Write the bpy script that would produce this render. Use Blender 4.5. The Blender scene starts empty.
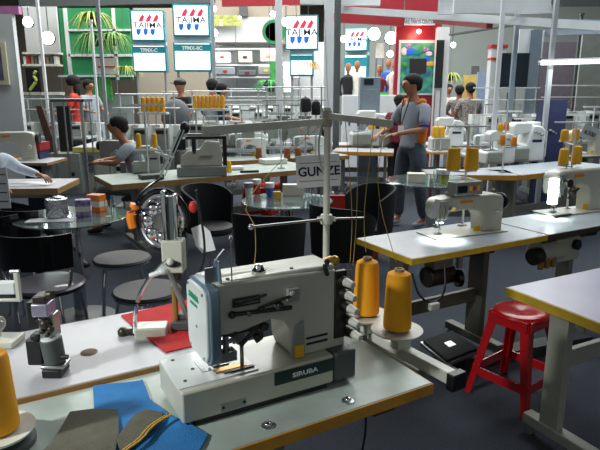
import bpy, bmesh, math, random
from mathutils import Vector, Matrix
random.seed(7)
R = math.radians
S = bpy.context.scene
COL = S.collection
# ------------------------------------------------------------------ camera
F, PITCH, CAMH = 560.0, R(13.0), 1.55
cd = bpy.data.cameras.new('camera'); cam = bpy.data.objects.new('camera', cd); COL.objects.link(cam)
cd.sensor_width = 36.0; cd.lens = 36.0*F/600.0; cd.clip_start = .05; cd.clip_end = 100
cam.location = (0, 0, CAMH); cam.rotation_euler = (R(90)-PITCH, 0, 0)
S.camera = cam
S.view_settings.view_transform = 'Standard'; S.view_settings.look = 'None'
S.view_settings.exposure = 0.0; S.view_settings.gamma = 1.0
# ------------------------------------------------------------------ world and hall lights
w = bpy.data.worlds.new('world'); S.world = w; w.use_nodes = True
w.node_tree.nodes['Background'].inputs[0].default_value = (.66, .72, .72, 1)
w.node_tree.nodes['Background'].inputs[1].default_value = .3
def area(name, loc, size, power, color=(1, 1, 1), target=None, sizey=None):
    l = bpy.data.lights.new(name, 'AREA'); l.energy = power; l.color = color
    l.shape = 'RECTANGLE'; l.size = size; l.size_y = sizey or size
    o = bpy.data.objects.new(name, l); COL.objects.link(o); o.location = loc
    if target is not None:
        o.rotation_euler = (Vector(target)-Vector(loc)).to_track_quat('-Z', 'Y').to_euler()
    return o
def spot(name, loc, target, power, angle=60, color=(1, 1, 1), r=.05, blend=.5):
    l = bpy.data.lights.new(name, 'SPOT'); l.energy = power; l.color = color
    l.spot_size = R(angle); l.spot_blend = blend; l.shadow_soft_size = r
    o = bpy.data.objects.new(name, l); COL.objects.link(o); o.location = loc
    o.rotation_euler = (Vector(target)-Vector(loc)).to_track_quat('-Z', 'Y').to_euler()
    return o
area('hall_light', (0, 9, 5.3), 9, 520, (.93, 1, 1), sizey=5)
area('hall_light', (0, 13.5, 5.8), 14, 1500, (1, .98, .94), sizey=5)
area('hall_light', (2.5, 4.6, 4.6), 2.2, 90, (.88, .95, 1))
spot('booth_spotlight', (-2.4, .15, 2.5), (-.5, 1.6, .85), 300, 30, (.95, 1, .98), .12, .8)
# ------------------------------------------------------------------ pixel helpers (points of the place)
CP, SP = math.cos(PITCH), math.sin(PITCH)
def ray(px, py):
    dx = (px-300)/F; dy = (225-py)/F
    return Vector((dx, CP+dy*SP, -SP+dy*CP))
def at(px, py, z):
    d = ray(px, py); t = (z-CAMH)/d.z
    return Vector((d.x*t, d.y*t, z))
def atd(px, py, Y):
    d = ray(px, py); t = Y/d.y
    return Vector((d.x*t, Y, CAMH+d.z*t))
TA = R(30)
U = Vector((math.cos(TA), math.sin(TA), 0)); V = Vector((-math.sin(TA), math.cos(TA), 0)); Z = Vector((0, 0, 1))
# ------------------------------------------------------------------ materials
def lin(c):
    return tuple((x/12.92 if x <= .04045 else ((x+.055)/1.055)**2.4) for x in c)
def rgb(r, g, b): return lin((r/255, g/255, b/255))
MATS = {}
def mat(name, c, rough=.5, metal=0, var=.12, scale=8, bump=0, bscale=60, emit=0, glass=0, c2=None, coat=0):
    if name in MATS: return MATS[name]
    m = bpy.data.materials.new(name); m.use_nodes = True; nt = m.node_tree; N = nt.nodes; L = nt.links
    b = N['Principled BSDF']; b.inputs['Roughness'].default_value = rough; b.inputs['Metallic'].default_value = metal
    tc = N.new('ShaderNodeTexCoord'); ns = N.new('ShaderNodeTexNoise'); ns.inputs['Scale'].default_value = scale
    ns.inputs['Detail'].default_value = 4
    L.new(tc.outputs['Object'], ns.inputs['Vector'])
    rp = N.new('ShaderNodeValToRGB'); rp.color_ramp.elements[0].position = .3; rp.color_ramp.elements[1].position = .7
    a = tuple(x*(1-var) for x in c); d = c2 or tuple(min(1, x*(1+var)) for x in c)
    rp.color_ramp.elements[0].color = (*a, 1); rp.color_ramp.elements[1].color = (*d, 1)
    L.new(ns.outputs['Fac'], rp.inputs[0]); L.new(rp.outputs[0], b.inputs['Base Color'])
    if bump:
        n2 = N.new('ShaderNodeTexNoise'); n2.inputs['Scale'].default_value = bscale
        L.new(tc.outputs['Object'], n2.inputs['Vector'])
        bp = N.new('ShaderNodeBump'); bp.inputs['Strength'].default_value = bump; bp.inputs['Distance'].default_value = .01
        L.new(n2.outputs['Fac'], bp.inputs['Height']); L.new(bp.outputs[0], b.inputs['Normal'])
    if emit:
        L.new(rp.outputs[0], b.inputs['Emission Color']); b.inputs['Emission Strength'].default_value = emit
    if glass: b.inputs['Transmission Weight'].default_value = glass; b.inputs['IOR'].default_value = 1.45
    if coat: b.inputs['Coat Weight'].default_value = coat
    MATS[name] = m; return m
def wave_mat(name, c, c2, scale=60, axis='Z', rough=.8, dist=0, bump=.4):
    if name in MATS: return MATS[name]
    m = bpy.data.materials.new(name); m.use_nodes = True; nt = m.node_tree; N = nt.nodes; L = nt.links
    b = N['Principled BSDF']; b.inputs['Roughness'].default_value = rough
    tc = N.new('ShaderNodeTexCoord'); wv = N.new('ShaderNodeTexWave'); wv.bands_direction = axis
    wv.inputs['Scale'].default_value = scale; wv.inputs['Distortion'].default_value = dist
    L.new(tc.outputs['Object'], wv.inputs['Vector'])
    rp = N.new('ShaderNodeValToRGB'); rp.color_ramp.elements[0].color = (*c, 1); rp.color_ramp.elements[1].color = (*c2, 1)
    L.new(wv.outputs['Fac'], rp.inputs[0]); L.new(rp.outputs[0], b.inputs['Base Color'])
    if bump:
        bp = N.new('ShaderNodeBump'); bp.inputs['Strength'].default_value = bump; bp.inputs['Distance'].default_value = .002
        L.new(wv.outputs['Fac'], bp.inputs['Height']); L.new(bp.outputs[0], b.inputs['Normal'])
    MATS[name] = m; return m
M = dict(
 white_laminate=mat('white_laminate', rgb(184, 184, 188), .35, 0, .06, 5, .03, 200),
 green_laminate=mat('green_laminate', rgb(172, 184, 174), .35, 0, .14, 9, .05, 150),
 blue_laminate=mat('blue_laminate', rgb(174, 182, 188), .3, 0, .06, 6),
 lilac_laminate=mat('lilac_laminate', rgb(172, 170, 192), .3, 0, .07, 4),
 yellow_edge=mat('yellow_edge', rgb(232, 190, 60), .5, 0, .14, 12),
 ochre_edge=mat('ochre_edge', rgb(212, 152, 55), .5, 0, .15, 12),
 brown_edge=mat('brown_edge', rgb(165, 128, 80), .55, 0, .15, 12),
 lime_edge=mat('lime_edge', rgb(200, 195, 95), .5, 0, .12, 12),
 dark_edge=mat('dark_edge', rgb(70, 55, 42), .5),
 beige_metal=mat('beige_metal', rgb(172, 172, 158), .45, 0, .07, 10),
 frame_grey=mat('frame_grey', rgb(125, 128, 120), .5, .1, .1, 10),
 machine_beige=mat('machine_beige', rgb(196, 195, 180), .33, 0, .07, 8, coat=.15),
 machine_grey=mat('machine_grey', rgb(150, 154, 148), .35, .1, .08, 9, coat=.1),
 machine_white=mat('machine_white', rgb(220, 224, 222), .3, 0, .05, 8, coat=.2),
 panel_dark=mat('panel_dark', rgb(78, 84, 84), .5, 0, .1, 8),
 rim_blue=mat('rim_blue', rgb(110, 130, 145), .4, .2, .08),
 frame_olive=mat('frame_olive', rgb(98, 98, 84), .5, .1, .1, 10),
 chrome=mat('chrome', rgb(225, 226, 228), .08, 1, .05, 20),
 steel=mat('steel', rgb(165, 168, 168), .3, .9, .12, 20),
 dark_steel=mat('dark_steel', rgb(70, 66, 60), .4, .7, .3, 30),
 brass=mat('brass', rgb(190, 150, 80), .35, .8, .1),
 black=mat('black', rgb(22, 23, 25), .45, 0, .15),
 black_gloss=mat('black_gloss', rgb(14, 15, 17), .15, 0, .1),
 black_fabric=mat('black_fabric', rgb(26, 30, 32), .85, 0, .2, 30, .3, 300),
 seat_dark=mat('seat_dark', rgb(44, 40, 42), .6, 0, .1, 5),
 seat_reflection=mat('seat_reflection', rgb(95, 84, 96), .35, 0, .1, 5, coat=.2),  # pinkish reflection on the seats, put into their base colour
 red_plastic=mat('red_plastic', rgb(190, 22, 28), .25, 0, .08, 4, coat=.4),
 red_cloth=mat('red_cloth', rgb(205, 45, 45), .85, 0, .1, 20, .3, 200),
 red_paint=mat('red_paint', rgb(150, 25, 38), .4, 0, .1, 3),
 dark_red=mat('dark_red', rgb(100, 15, 25), .5),
 thread_yellow=wave_mat('thread_yellow', rgb(246, 158, 8), rgb(255, 184, 28), 95, 'Z', .75),
 thread_orange=wave_mat('thread_orange', rgb(232, 130, 18), rgb(250, 160, 40), 95, 'Z', .75),
 thread_brown=wave_mat('thread_brown', rgb(130, 75, 35), rgb(165, 100, 55), 95, 'Z', .8),
 thread_gold=wave_mat('thread_gold', rgb(235, 170, 20), rgb(250, 195, 50), 95, 'Z', .75),
 strand=mat('strand', rgb(200, 170, 100), .7),
 cardboard=mat('cardboard', rgb(150, 130, 100), .8),
 disc_white=mat('disc_white', rgb(212, 212, 200), .45),
 blue_cloth=mat('blue_cloth', rgb(45, 125, 190), .85, 0, .12, 15, .3, 250),
 olive_felt=mat('olive_felt', rgb(105, 102, 88), .95, 0, .12, 25, .5, 300),
 paper=mat('paper', rgb(232, 234, 236), .7, 0, .03),
 ink=mat('ink', rgb(28, 30, 70), .7),
 ink_black=mat('ink_black', rgb(30, 32, 34), .7),
 ink_white=mat('ink_white', rgb(225, 230, 228), .6),
 ink_green=mat('ink_green', rgb(50, 160, 120), .6),
 plate_green=mat('plate_green', rgb(20, 48, 44), .4),
 orange_plastic=mat('orange_plastic', rgb(240, 130, 30), .4),
 purple=mat('purple', rgb(95, 60, 140), .5, 0, .5, 30, c2=rgb(190, 170, 220)),
 teal=mat('teal', rgb(30, 135, 150), .4, 0, .06, 3),
 green_wall=mat('green_wall', rgb(45, 135, 85), .5, 0, .06, 2),
 green_bright=mat('green_bright', rgb(60, 150, 70), .6, 0, .3, 9),
 leaf=mat('leaf', rgb(95, 135, 60), .6, 0, .4, 12),
 leaf_yellow=mat('leaf_yellow', rgb(165, 180, 90), .6, 0, .35, 12),
 white_wall=mat('white_wall', rgb(200, 204, 204), .7, 0, .03, 2),
 grey_wall=mat('grey_wall', rgb(150, 160, 156), .8, 0, .05, 1),
 beige_wall=mat('beige_wall', rgb(160, 150, 135), .8, 0, .05, 1),
 white_paint=mat('white_paint', rgb(215, 218, 220), .5, 0, .03),
 aluminium=mat('aluminium', rgb(190, 195, 200), .35, .6, .06),
 blue_metal=mat('blue_metal', rgb(140, 155, 168), .35, .5, .06),
 box_white=mat('box_white', rgb(225, 222, 210), .6),
 box_blue=mat('box_blue', rgb(50, 100, 190), .5),
 box_yellow=mat('box_yellow', rgb(235, 180, 60), .5),
 box_red=mat('box_red', rgb(200, 50, 40), .5),
 foil=mat('foil', rgb(200, 205, 210), .2, .9, .3, 40, .8, 60),
 clear=mat('clear', (.95, .98, .97), .03, 0, .01, glass=1),
 glass_top=mat('glass_top', (.72, .86, .84), .04, 0, .01, glass=.92),
 brown_board=mat('brown_board', rgb(88, 62, 55), .7),
 skin=mat('skin', rgb(165, 112, 82), .55, 0, .08),
 hair=mat('hair', rgb(11, 10, 11), .85, 0, .2, 40, .4, 120),
 shirt_white=mat('shirt_white', rgb(205, 215, 228), .8, 0, .04, 6, .2, 30),
 shirt_grey=mat('shirt_grey', rgb(150, 158, 168), .8, 0, .06, 8, .2, 30),
 polo_orange=mat('polo_orange', rgb(225, 125, 45), .8),
 polo_blue=mat('polo_blue', rgb(35, 70, 160), .8),
 jeans=mat('jeans', rgb(72, 84, 96), .85, 0, .25, 14, .3, 200),
 trousers_grey=mat('trousers_grey', rgb(98, 102, 106), .85, 0, .1),
 trousers_dark=mat('trousers_dark', rgb(22, 24, 28), .85),
 batik=mat('batik', rgb(90, 84, 80), .85, 0, .5, 45, c2=rgb(190, 182, 172)),
 navy_cloth=mat('navy_cloth', rgb(38, 45, 80), .85),
 maroon=mat('maroon', rgb(110, 25, 45), .85),
 lit_white=mat('lit_white', (1, 1, 1), .5, 0, .01, emit=1.3),
 sign_and_booth_glow=mat('sign_and_booth_glow', (.93, 1, 1), .5, 0, .01, emit=1.0),  # lit signs; also painted brightness on a column and a goods stack
 lit_lamp=mat('lit_lamp', (1, .98, .95), .5, 0, .01, emit=14),
 lit_tube=mat('lit_tube', (.9, 1, 1), .5, 0, .01, emit=3),
 lit_led=mat('lit_led', (.85, 1, .98), .5, 0, .01, emit=6),
 logo_red=mat('logo_red', rgb(215, 45, 75), .5, emit=.35),
 logo_blue=mat('logo_blue', rgb(25, 100, 200), .5, emit=.35),
 screen=mat('screen', rgb(22, 34, 44), .15, 0, .2, 2),
 poster=mat('poster', rgb(25, 95, 190), .4, 0, .6, 6, c2=rgb(90, 190, 120)),
 lamp_warm=mat('lamp_warm', (1, .75, .5), .5, emit=4),
)
# ------------------------------------------------------------------ mesh builder
class MB:
    def __init__(s): s.bm = bmesh.new()
    def box(s, c, d, rz=0, rot=None):
        m = rot.to_4x4() if rot else Matrix.Rotation(rz, 4, 'Z')
        m = Matrix.Translation(c) @ m @ Matrix.Diagonal((*d, 1))
        bmesh.ops.create_cube(s.bm, size=1, matrix=m); return s
    def lo(s, x0, x1, y0, y1, z0, z1):
        return s.box(((x0+x1)/2, (y0+y1)/2, (z0+z1)/2), (abs(x1-x0), abs(y1-y0), abs(z1-z0)))
    def rod(s, p, q, r, r2=None, n=14):
        p = Vector(p); q = Vector(q); d = q-p; L = d.length
        if L < 1e-6: return s
        m = Matrix.Translation((p+q)/2) @ d.to_track_quat('Z', 'Y').to_matrix().to_4x4()
        bmesh.ops.create_cone(s.bm, cap_ends=True, segments=n, radius1=r, radius2=r if r2 is None else r2, depth=L, matrix=m); return s
    def tube(s, pts, r, n=8, smooth=0):
        P = [Vector(p) for p in pts]
        for _ in range(smooth):
            Q = [P[0]]
            for a, b in zip(P, P[1:]): Q += [a.lerp(b, .25), a.lerp(b, .75)]
            P = Q+[P[-1]]
        rings = []
        for i, p in enumerate(P):
            t = (P[min(i+1, len(P)-1)]-P[max(i-1, 0)]).normalized()
            up = Vector((0, 0, 1)) if abs(t.z) < .95 else Vector((1, 0, 0))
            a = t.cross(up).normalized(); b = t.cross(a)
            rings.append([s.bm.verts.new(p+a*r*math.cos(2*math.pi*k/n)+b*r*math.sin(2*math.pi*k/n)) for k in range(n)])
        for A, B in zip(rings, rings[1:]):
            for k in range(n): s.bm.faces.new((A[k], A[(k+1) % n], B[(k+1) % n], B[k]))
        s.bm.faces.new(rings[0][::-1]); s.bm.faces.new(rings[-1]); return s
    def lathe(s, prof, c=(0, 0, 0), n=24, m=None):
        c = Vector(c); rings = []
        for r, z in prof:
            ring = []
            for k in range(n):
                p = Vector((r*math.cos(2*math.pi*k/n), r*math.sin(2*math.pi*k/n), z))
                if m: p = m @ p
                ring.append(s.bm.verts.new(p+c))
            rings.append(ring)
        for A, B in zip(rings, rings[1:]):
            for k in range(n): s.bm.faces.new((A[k], A[(k+1) % n], B[(k+1) % n], B[k]))
        s.bm.faces.new(rings[0][::-1]); s.bm.faces.new(rings[-1]); return s
    def prism(s, poly, a, b, axis='y'):
        f = {'y': lambda p, t: (p[0], t, p[1]), 'x': lambda p, t: (t, p[0], p[1]), 'z': lambda p, t: (p[0], p[1], t)}[axis]
        A = [s.bm.verts.new(f(p, a)) for p in poly]; B = [s.bm.verts.new(f(p, b)) for p in poly]
        n = len(poly)
        for k in range(n): s.bm.faces.new((A[k], A[(k+1) % n], B[(k+1) % n], B[k]))
        s.bm.faces.new(A[::-1]); s.bm.faces.new(B); return s
    def ball(s, c, r, seg=14):
        if not hasattr(r, '__len__'): r = (r, r, r)
        m = Matrix.Translation(c) @ Matrix.Diagonal((*r, 1))
        bmesh.ops.create_uvsphere(s.bm, u_segments=seg, v_segments=max(6, seg*2//3), radius=1, matrix=m); return s
    def build(s, name, material, parent=None, bevel=0, label=None, sub=0, solid=0):
        bmesh.ops.recalc_face_normals(s.bm, faces=s.bm.faces[:])
        me = bpy.data.meshes.new(name); s.bm.to_mesh(me); s.bm.free()
        me.materials.append(M[material] if isinstance(material, str) else material)
        me.polygons.foreach_set('use_smooth', [True]*len(me.polygons))
        if not sub: me.set_sharp_from_angle(angle=R(35))
        o = bpy.data.objects.new(name, me); COL.objects.link(o)
        if parent: o.parent = parent
        if label: o['label'] = label
        if bevel:
            b = o.modifiers.new('bevel', 'BEVEL'); b.width = bevel; b.segments = 3; b.limit_method = 'ANGLE'; b.angle_limit = R(35)
        if sub:
            m_ = o.modifiers.new('sub', 'SUBSURF'); m_.levels = sub; m_.render_levels = sub
        return o
def tag(o, label, cat, group=None, kind=None):
    o['label'] = label; o['category'] = cat
    if group: o['group'] = group
    if kind: o['kind'] = kind
    return o
def thing(name, label, cat, loc=(0, 0, 0), rz=0, group=None):
    o = bpy.data.objects.new(name, None); COL.objects.link(o); o.empty_display_size = .1
    o.location = loc; o.rotation_euler = (0, 0, rz)
    return tag(o, label, cat, group)
KIDS = {}
def dup(root, label=None, loc=None, rz=None, scale=None, group=None, parent=None):
    c = root.copy(); COL.objects.link(c)
    if parent: c.parent = parent
    if loc is not None: c.location = loc
    if rz is not None: c.rotation_euler = (0, 0, rz)
    if scale: c.scale = (scale,)*3
    if label: c['label'] = label
    if group: c['group'] = group
    for ch in list(root.children): dup(ch, parent=c)
    return c
def struct(o): o['kind'] = 'structure'; return o
def text(s, size, material, parent, loc, rot, name='lettering', ext=.001, align='CENTER', sx=1, bold=0, label=None):
    cu = bpy.data.curves.new(name, 'FONT'); cu.body = s; cu.size = size; cu.extrude = ext; cu.align_x = align; cu.align_y = 'CENTER'; cu.offset = bold
    t = bpy.data.objects.new(name, cu); COL.objects.link(t)
    dg = bpy.context.evaluated_depsgraph_get(); me = bpy.data.meshes.new_from_object(t.evaluated_get(dg))
    bpy.data.objects.remove(t); me.name = name
    me.materials.clear(); me.materials.append(M[material])
    o = bpy.data.objects.new(name, me); COL.objects.link(o)
    if parent: o.parent = parent
    o.location = loc; o.rotation_euler = rot; o.scale = (sx, 1, 1)
    if label: o['label'] = label
    return o
# ------------------------------------------------------------------ the setting
fl = MB().lo(-14, 16, -3, 26, -.05, 0).build('floor', mat('carpet', rgb(56, 62, 72), .95, 0, .35, 120, .6, 400)); struct(fl)
struct(MB().lo(-14, 16, -3, 26, 8, 8.1).build('ceiling', mat('ceiling_dark', rgb(80, 78, 84), .9)))
struct(MB().lo(-14, 16, 26, 26.1, 0, 8).build('wall_back', 'beige_wall'))
struct(MB().lo(-14.1, -14, -3, 26, 0, 8).build('wall_left', 'grey_wall'))
struct(MB().lo(16, 16.1, -3, 26, 0, 8).build('wall_right', 'grey_wall'))
# ------------------------------------------------------------------ sewing tables
def sewing_table(label, origin, L, D, top, edge, rz=TA, H=.75, frame='frame_grey', legx=(.2, -.2), group=None, ups=.5, beam=(0.02, -.02), cross=.3, width=.1, castors=True, t=.035):
    o = thing('sewing_table', label, 'table', (origin[0], origin[1], 0), rz, group)
    MB().lo(.004, L-.004, .004, D-.004, H-t, H).build('tabletop', top, o, .003)
    e = MB(); g = .006
    e.lo(0, L, 0, g, H-t-.001, H-.002); e.lo(0, L, D-g, D, H-t-.001, H-.002); e.lo(0, g, g, D-g, H-t-.001, H-.002); e.lo(L-g, L, g, D-g, H-t-.001, H-.002)
    e.build('edge_band', edge, o, .002)
    for lx in legx:
        x = lx if lx > 0 else L+lx
        leg = MB().lo(x-.022, x+.022, D*ups-width/2, D*ups+width/2, .1, H-t).build('leg', frame, o, .004)
        MB().lo(x-.03, x+.03, beam[0], D+beam[1], .055, .105).build('foot_beam', frame, leg, .006)
        if castors:
            for y in (beam[0]+.03, D+beam[1]-.03):
                c = MB(); c.rod((x-.013, y, .024), (x+.013, y, .024), .024); c.rod((x, y, .03), (x, y, .056), .008); c.build('castor', 'frame_grey', leg)
    x0 = legx[0]; x1 = L+legx[-1]
    if len(legx) > 1: MB().lo(x0+.022, x1-.022, D*ups-.015, D*ups+.015, cross-.04, cross+.04).build('crossbar', frame, o, .003)
    MB().lo(min(.1, L*.2), L-min(.1, L*.2), D*ups-.04, D*ups+.04, H-t-.03, H-t).build('rail', frame, o, .003)
    return o
def P2(v): return (v.x, v.y)
# main (front) table: right near corner at px (434,383)
C = at(434, 383, .75)
mt = sewing_table('pale green topped sewing table with ochre edge carrying the large beige machine in front', C-U*1.35+V*0, 1.35, .47, 'green_laminate', 'ochre_edge', legx=(.25, -.42), ups=.45)
# left rear table
n0 = at(160, 365, .765)
lt = sewing_table('white topped sewing table with thin brown edge behind the blue cloth', n0-U*.95, 1.20, .48, 'white_laminate', 'brown_edge', H=.765, t=.03, legx=(.3, -.2))
# middle table pair
C = at(412, 259, .75)
A2 = R(29)
U2 = Vector((math.cos(A2), math.sin(A2), 0)); V2 = Vector((-math.sin(A2), math.cos(A2), 0))
MIDO = C.copy()
tm = sewing_table('blue-white topped sewing table with ochre edge under the small white lamp-lit machine', C, 1.03, .49, 'blue_laminate', 'yellow_edge', rz=A2, frame='frame_olive', legx=(.12, -.29), cross=.36, ups=.5, width=.12)
tm2 = sewing_table('white topped sewing table with dark edge at right under the beige machine with bright lamp', C+U2*1.04, 1.15, .46, 'blue_laminate', 'dark_edge', rz=A2, legx=(.5, -.15), ups=.5)
# right front table
C = at(506, 287, .75); A3 = R(27)
V3 = Vector((-math.sin(A3), math.cos(A3), 0)); U3 = Vector((math.cos(A3), math.sin(A3), 0))
RTO = C-V3*.55
tr = sewing_table('bare lilac topped sewing table with yellow edge in front of the red stool', RTO, 1.2, .55, 'lilac_laminate', 'yellow_edge', rz=A3, frame='beige_metal', legx=(.21, -.2), ups=.76, beam=(-.03, .0), width=.095, t=.04, cross=.42)
MB().prism([(RTO.x*0+.52, .17), (.56, .19), (.57, .2), (.53, .19)], .75, .752, 'z').build('red_mark', 'box_red', tr)
# far rows
C = at(150, 182, .75)
tL = sewing_table('long brown-edged sewing table behind the chrome button machine', C-U*.35, 2.35, .75, 'green_laminate', 'brown_edge', rz=R(32), legx=(.3, -.3), castors=False, t=.055)
C = at(222, 161, .75)
sewing_table('brown-edged sewing table further back behind the hanging white sign', C-U*.4, 2.2, .6, 'green_laminate', 'brown_edge', rz=R(24), legx=(.3, -.3), castors=False, t=.055)
C = at(50, 135, .75); C = at(66, 145, .75)
t5 = sewing_table('pale table with lime edge on grey cabinet legs left of the seated man', Vector((-3.62, 8.95, 0)), .95, 1.6, 'white_laminate', 'lime_edge', rz=R(3), legx=(.3, -.3), castors=False, width=.5, t=.08)
C = at(60, 188, .75)
sewing_table('white topped table at the left edge with brown edge and papers', C-U*.02-Vector((1.2*math.cos(R(4)), 1.2*math.sin(R(4)), 0)), 1.2, .62, 'white_laminate', 'brown_edge', rz=R(4), legx=(.2, -.2), castors=False, t=.055)
C = at(522, 175, .75)
t6o = C.copy()
sewing_table('brown-edged sewing table under the white overlock machines', C-Vector((0, 0, 0)), 1.6, .62, 'blue_laminate', 'ochre_edge', rz=R(30), frame='beige_metal', legx=(.14, -.3), castors=False, width=.26, t=.055)
sewing_table('brown-edged sewing table end seen right of the standing man', C-Vector((.95, .1, 0))+Vector((-.02, 0.14, 0)), .93, .45, 'blue_laminate', 'ochre_edge', rz=R(-4), frame='frame_grey', legx=(.14, -.12), castors=False, width=.2, t=.055)
C = at(392, 153, .75)
sewing_table('wooden-edged table end with nothing in front of the standing man', C-Vector((.85, -.25, 0)), .9, .6, 'white_laminate', 'ochre_edge', rz=R(-10), frame='frame_grey', legx=(.14, -.12), castors=False, width=.2, t=.055)
# ------------------------------------------------------------------ thread cones and stands
cone0 = thing('thread_cone', '', 'thread cone')
def cone_parts(root, h, r, m, core='disc_white'):
    n = MB(); n.lathe([(r*.82, .006), (r*.98, h*.03), (r, h*.08), (r*.86, h*.84), (r*.78, h*.92), (r*.5, h*.955), (r*.3, h*.96)], n=32).build('yarn', m, root)
    MB().lathe([(r*.8, 0), (r*.8, .006), (r*.36, .01), (r*.34, h*.9), (r*.34, h), (r*.2, h), (r*.2, h*.9)], n=20).build('core', core, root)
cone_parts(cone0, .208, .047, 'thread_yellow', 'cardboard')
def cone_at(p, label, group=None, scale=1, first=[True]):
    if first[0]:
        first[0] = False; o = cone0; o.location = p; o['label'] = label
        if group: o['group'] = group
        return o
    return dup(cone0, label, p, 0, scale, group)
smallc = {}
def small_cone(p, m, label, group, h=.1, r=.03, name='thread_cone'):
    if m not in smallc:
        o = thing(name, label, 'thread cone', p, 0, group); cone_parts(o, .12, .034, m); smallc[m] = o
        o.scale = (r/.034, r/.034, h/.12); return o
    o = dup(smallc[m], label, p, 0, None, group); o.scale = (r/.034, r/.034, h/.12); return o
# cone carrier at the right end of the main table
c1 = at(366, 312, .80); c2 = at(397, 327, .80)
d = (c2-c1).normalized(); e0 = c1-d*.10; e1 = at(436, 371, .745)
ux = Vector((d.y, -d.x, 0))
cc = thing('cone_rack', 'beige bar with round discs holding yellow cones off the right end of the front table', 'thread stand', (c1.x, c1.y, 0), math.atan2(d.y, d.x))
Ln = (c2-c1).length
k_ = .09
MB().lo(-.04, Ln+k_+.13, .01, .05, .685, .725).build('bar', 'disc_white', cc, .004)
MB().lo(Ln+k_+.13, Ln+k_+.16, .0, .06, .675, .730).build('end_cap', 'black', cc, .004)
for i in (0, 1):
    x = Ln*i
    MB().lathe([(.01, .778), (.082, .786), (.086, .793), (.08, .794), (.05, .79), (.01, .79)], (x, 0, 0), 36).build('cone_disc', 'disc_white', cc)
    MB().lo(x-.02, x+.02, -.01, .05, .722, .778).build('bracket', 'disc_white', cc, .003)
    MB().rod((x, 0, .77), (x, 0, .99), .004).build('spindle', 'steel', cc)
MB().lo(-.03, .0, -.22, .015, .69, .712).build('clamp_arm', 'frame_grey', cc, .003)
cone_at(c1+Z*-.005, 'tall yellow thread cone beside the machine tension knobs, the rear one of the front pair')
cone_at(c2+Z*-.005, 'tall yellow thread cone nearest the right end of the front table')
# dark rear cones partly hidden by the machine
c3 = at(340, 316, .775)
ck = thing('cone_rack', 'dark small spool rack behind the tension knobs of the front machine', 'thread stand', (c3.x, c3.y, .75))
MB().lathe([(.02, 0), (.05, .006), (.05, .012), (.01, .014)], n=20).build('base', 'black', ck)
for q in (-.035, 0, .035): MB().rod((q, 0, .01), (q, .0, .20), .003).build('spindle', 'dark_steel', ck)
small_cone(c3+Vector((0, .0, -.010)), 'thread_orange', 'brownish orange cone half hidden behind the front machine tension knobs', None, .09, .036)
# left front cone
c4 = at(-2, 426, .80)
cr = thing('cone_rack', 'pale disc holding a cone at the lower left corner of the picture', 'thread stand', (c4.x, c4.y, .75))
MB().lathe([(.01, .028), (.076, .034), (.08, .042), (.05, .04), (.01, .04)], n=36).build('cone_disc', 'disc_white', cr)
MB().rod((0, 0, 0), (0, 0, .03), .02).build('bracket', 'beige_metal', cr)
MB().lathe([(.078, 0), (.078, .014), (.05, .02)], n=28).build('base', 'panel_dark', cr)
cone_at(Vector((c4.x, c4.y, .79)), 'tall yellow thread cone cut off by the left edge of the picture')
# tall thread stand behind the front machine
p = at(323, 335, .75); p = Vector((.085, 1.76, .75))
zt = .735
ts = thing('thread_stand', 'tall pale thread stand pole with two flat top bars behind the front machine', 'thread stand', p)
MB().rod((0, 0, 0), (0, 0, zt+.03), .0105, n=18).build('pole', 'disc_white', ts)
MB().lathe([(.035, 0), (.035, .01), (.02, .015), (.016, .04)], n=20).build('base', 'frame_grey', ts)
def bar(mb, a, b, wd, th):
    a = Vector(a); b = Vector(b); dd = (b-a); m = dd.to_track_quat('X', 'Z').to_matrix()
    mb.box((a+b)/2, (dd.length, wd, th), rot=m)
    return mb
la = atd(203, 131, 1.22)-p; ra = atd(392, 124, 1.42)-p
j = Vector((0, 0, zt-.012))
bar(MB(), j, la, .010, .020).build('top_bar', 'disc_white', ts, .002)
bar(MB(), j+Vector((0, 0, .016)), ra, .010, .020).build('top_bar', 'disc_white', ts, .002)
for k in range(6):
    q = j.lerp(ra, .25+.14*k)
    MB().rod(q+Vector((0, 0, -.01)), q+Vector((0, 0, .016)), .003).build('thread_eye', 'steel', ts)
for k in range(4):
    q = j.lerp(la, .2+.2*k)
    MB().rod(q+Vector((0, 0, -.012)), q+Vector((0, 0, .014)), .003).build('thread_eye', 'steel', ts)
a = atd(251, 227, 1.57)-p; b = atd(364, 218, 1.86)-p
mid = (a.z+b.z)/2
MB().rod(a, (0, 0, mid), .004).build('guide_rod', 'steel', ts); MB().rod((0, 0, mid), b, .004).build('guide_rod', 'steel', ts)
MB().ball(a, .009).build('rod_tip', 'steel', ts)
MB().lathe([(.018, mid-.016), (.02, mid-.01), (.02, mid+.01), (.018, mid+.016)], n=16).rod((-.03, 0, mid), (.03, 0, mid), .008).build('clamp', 'disc_white', ts, .002)
MB().lathe([(.013, zt-.03), (.016, zt-.02), (.016, zt+.01), (.013, zt+.02)], n=16).build('collar', 'beige_metal', ts)
MB().tube([(0, 0, zt+.02), (-.02, .0, zt-.03), (-.03, 0, zt-.1), (-.01, .02, zt-.18)], .0035, 6, 2).build('hanging_wire', 'beige_metal', ts)
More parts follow.
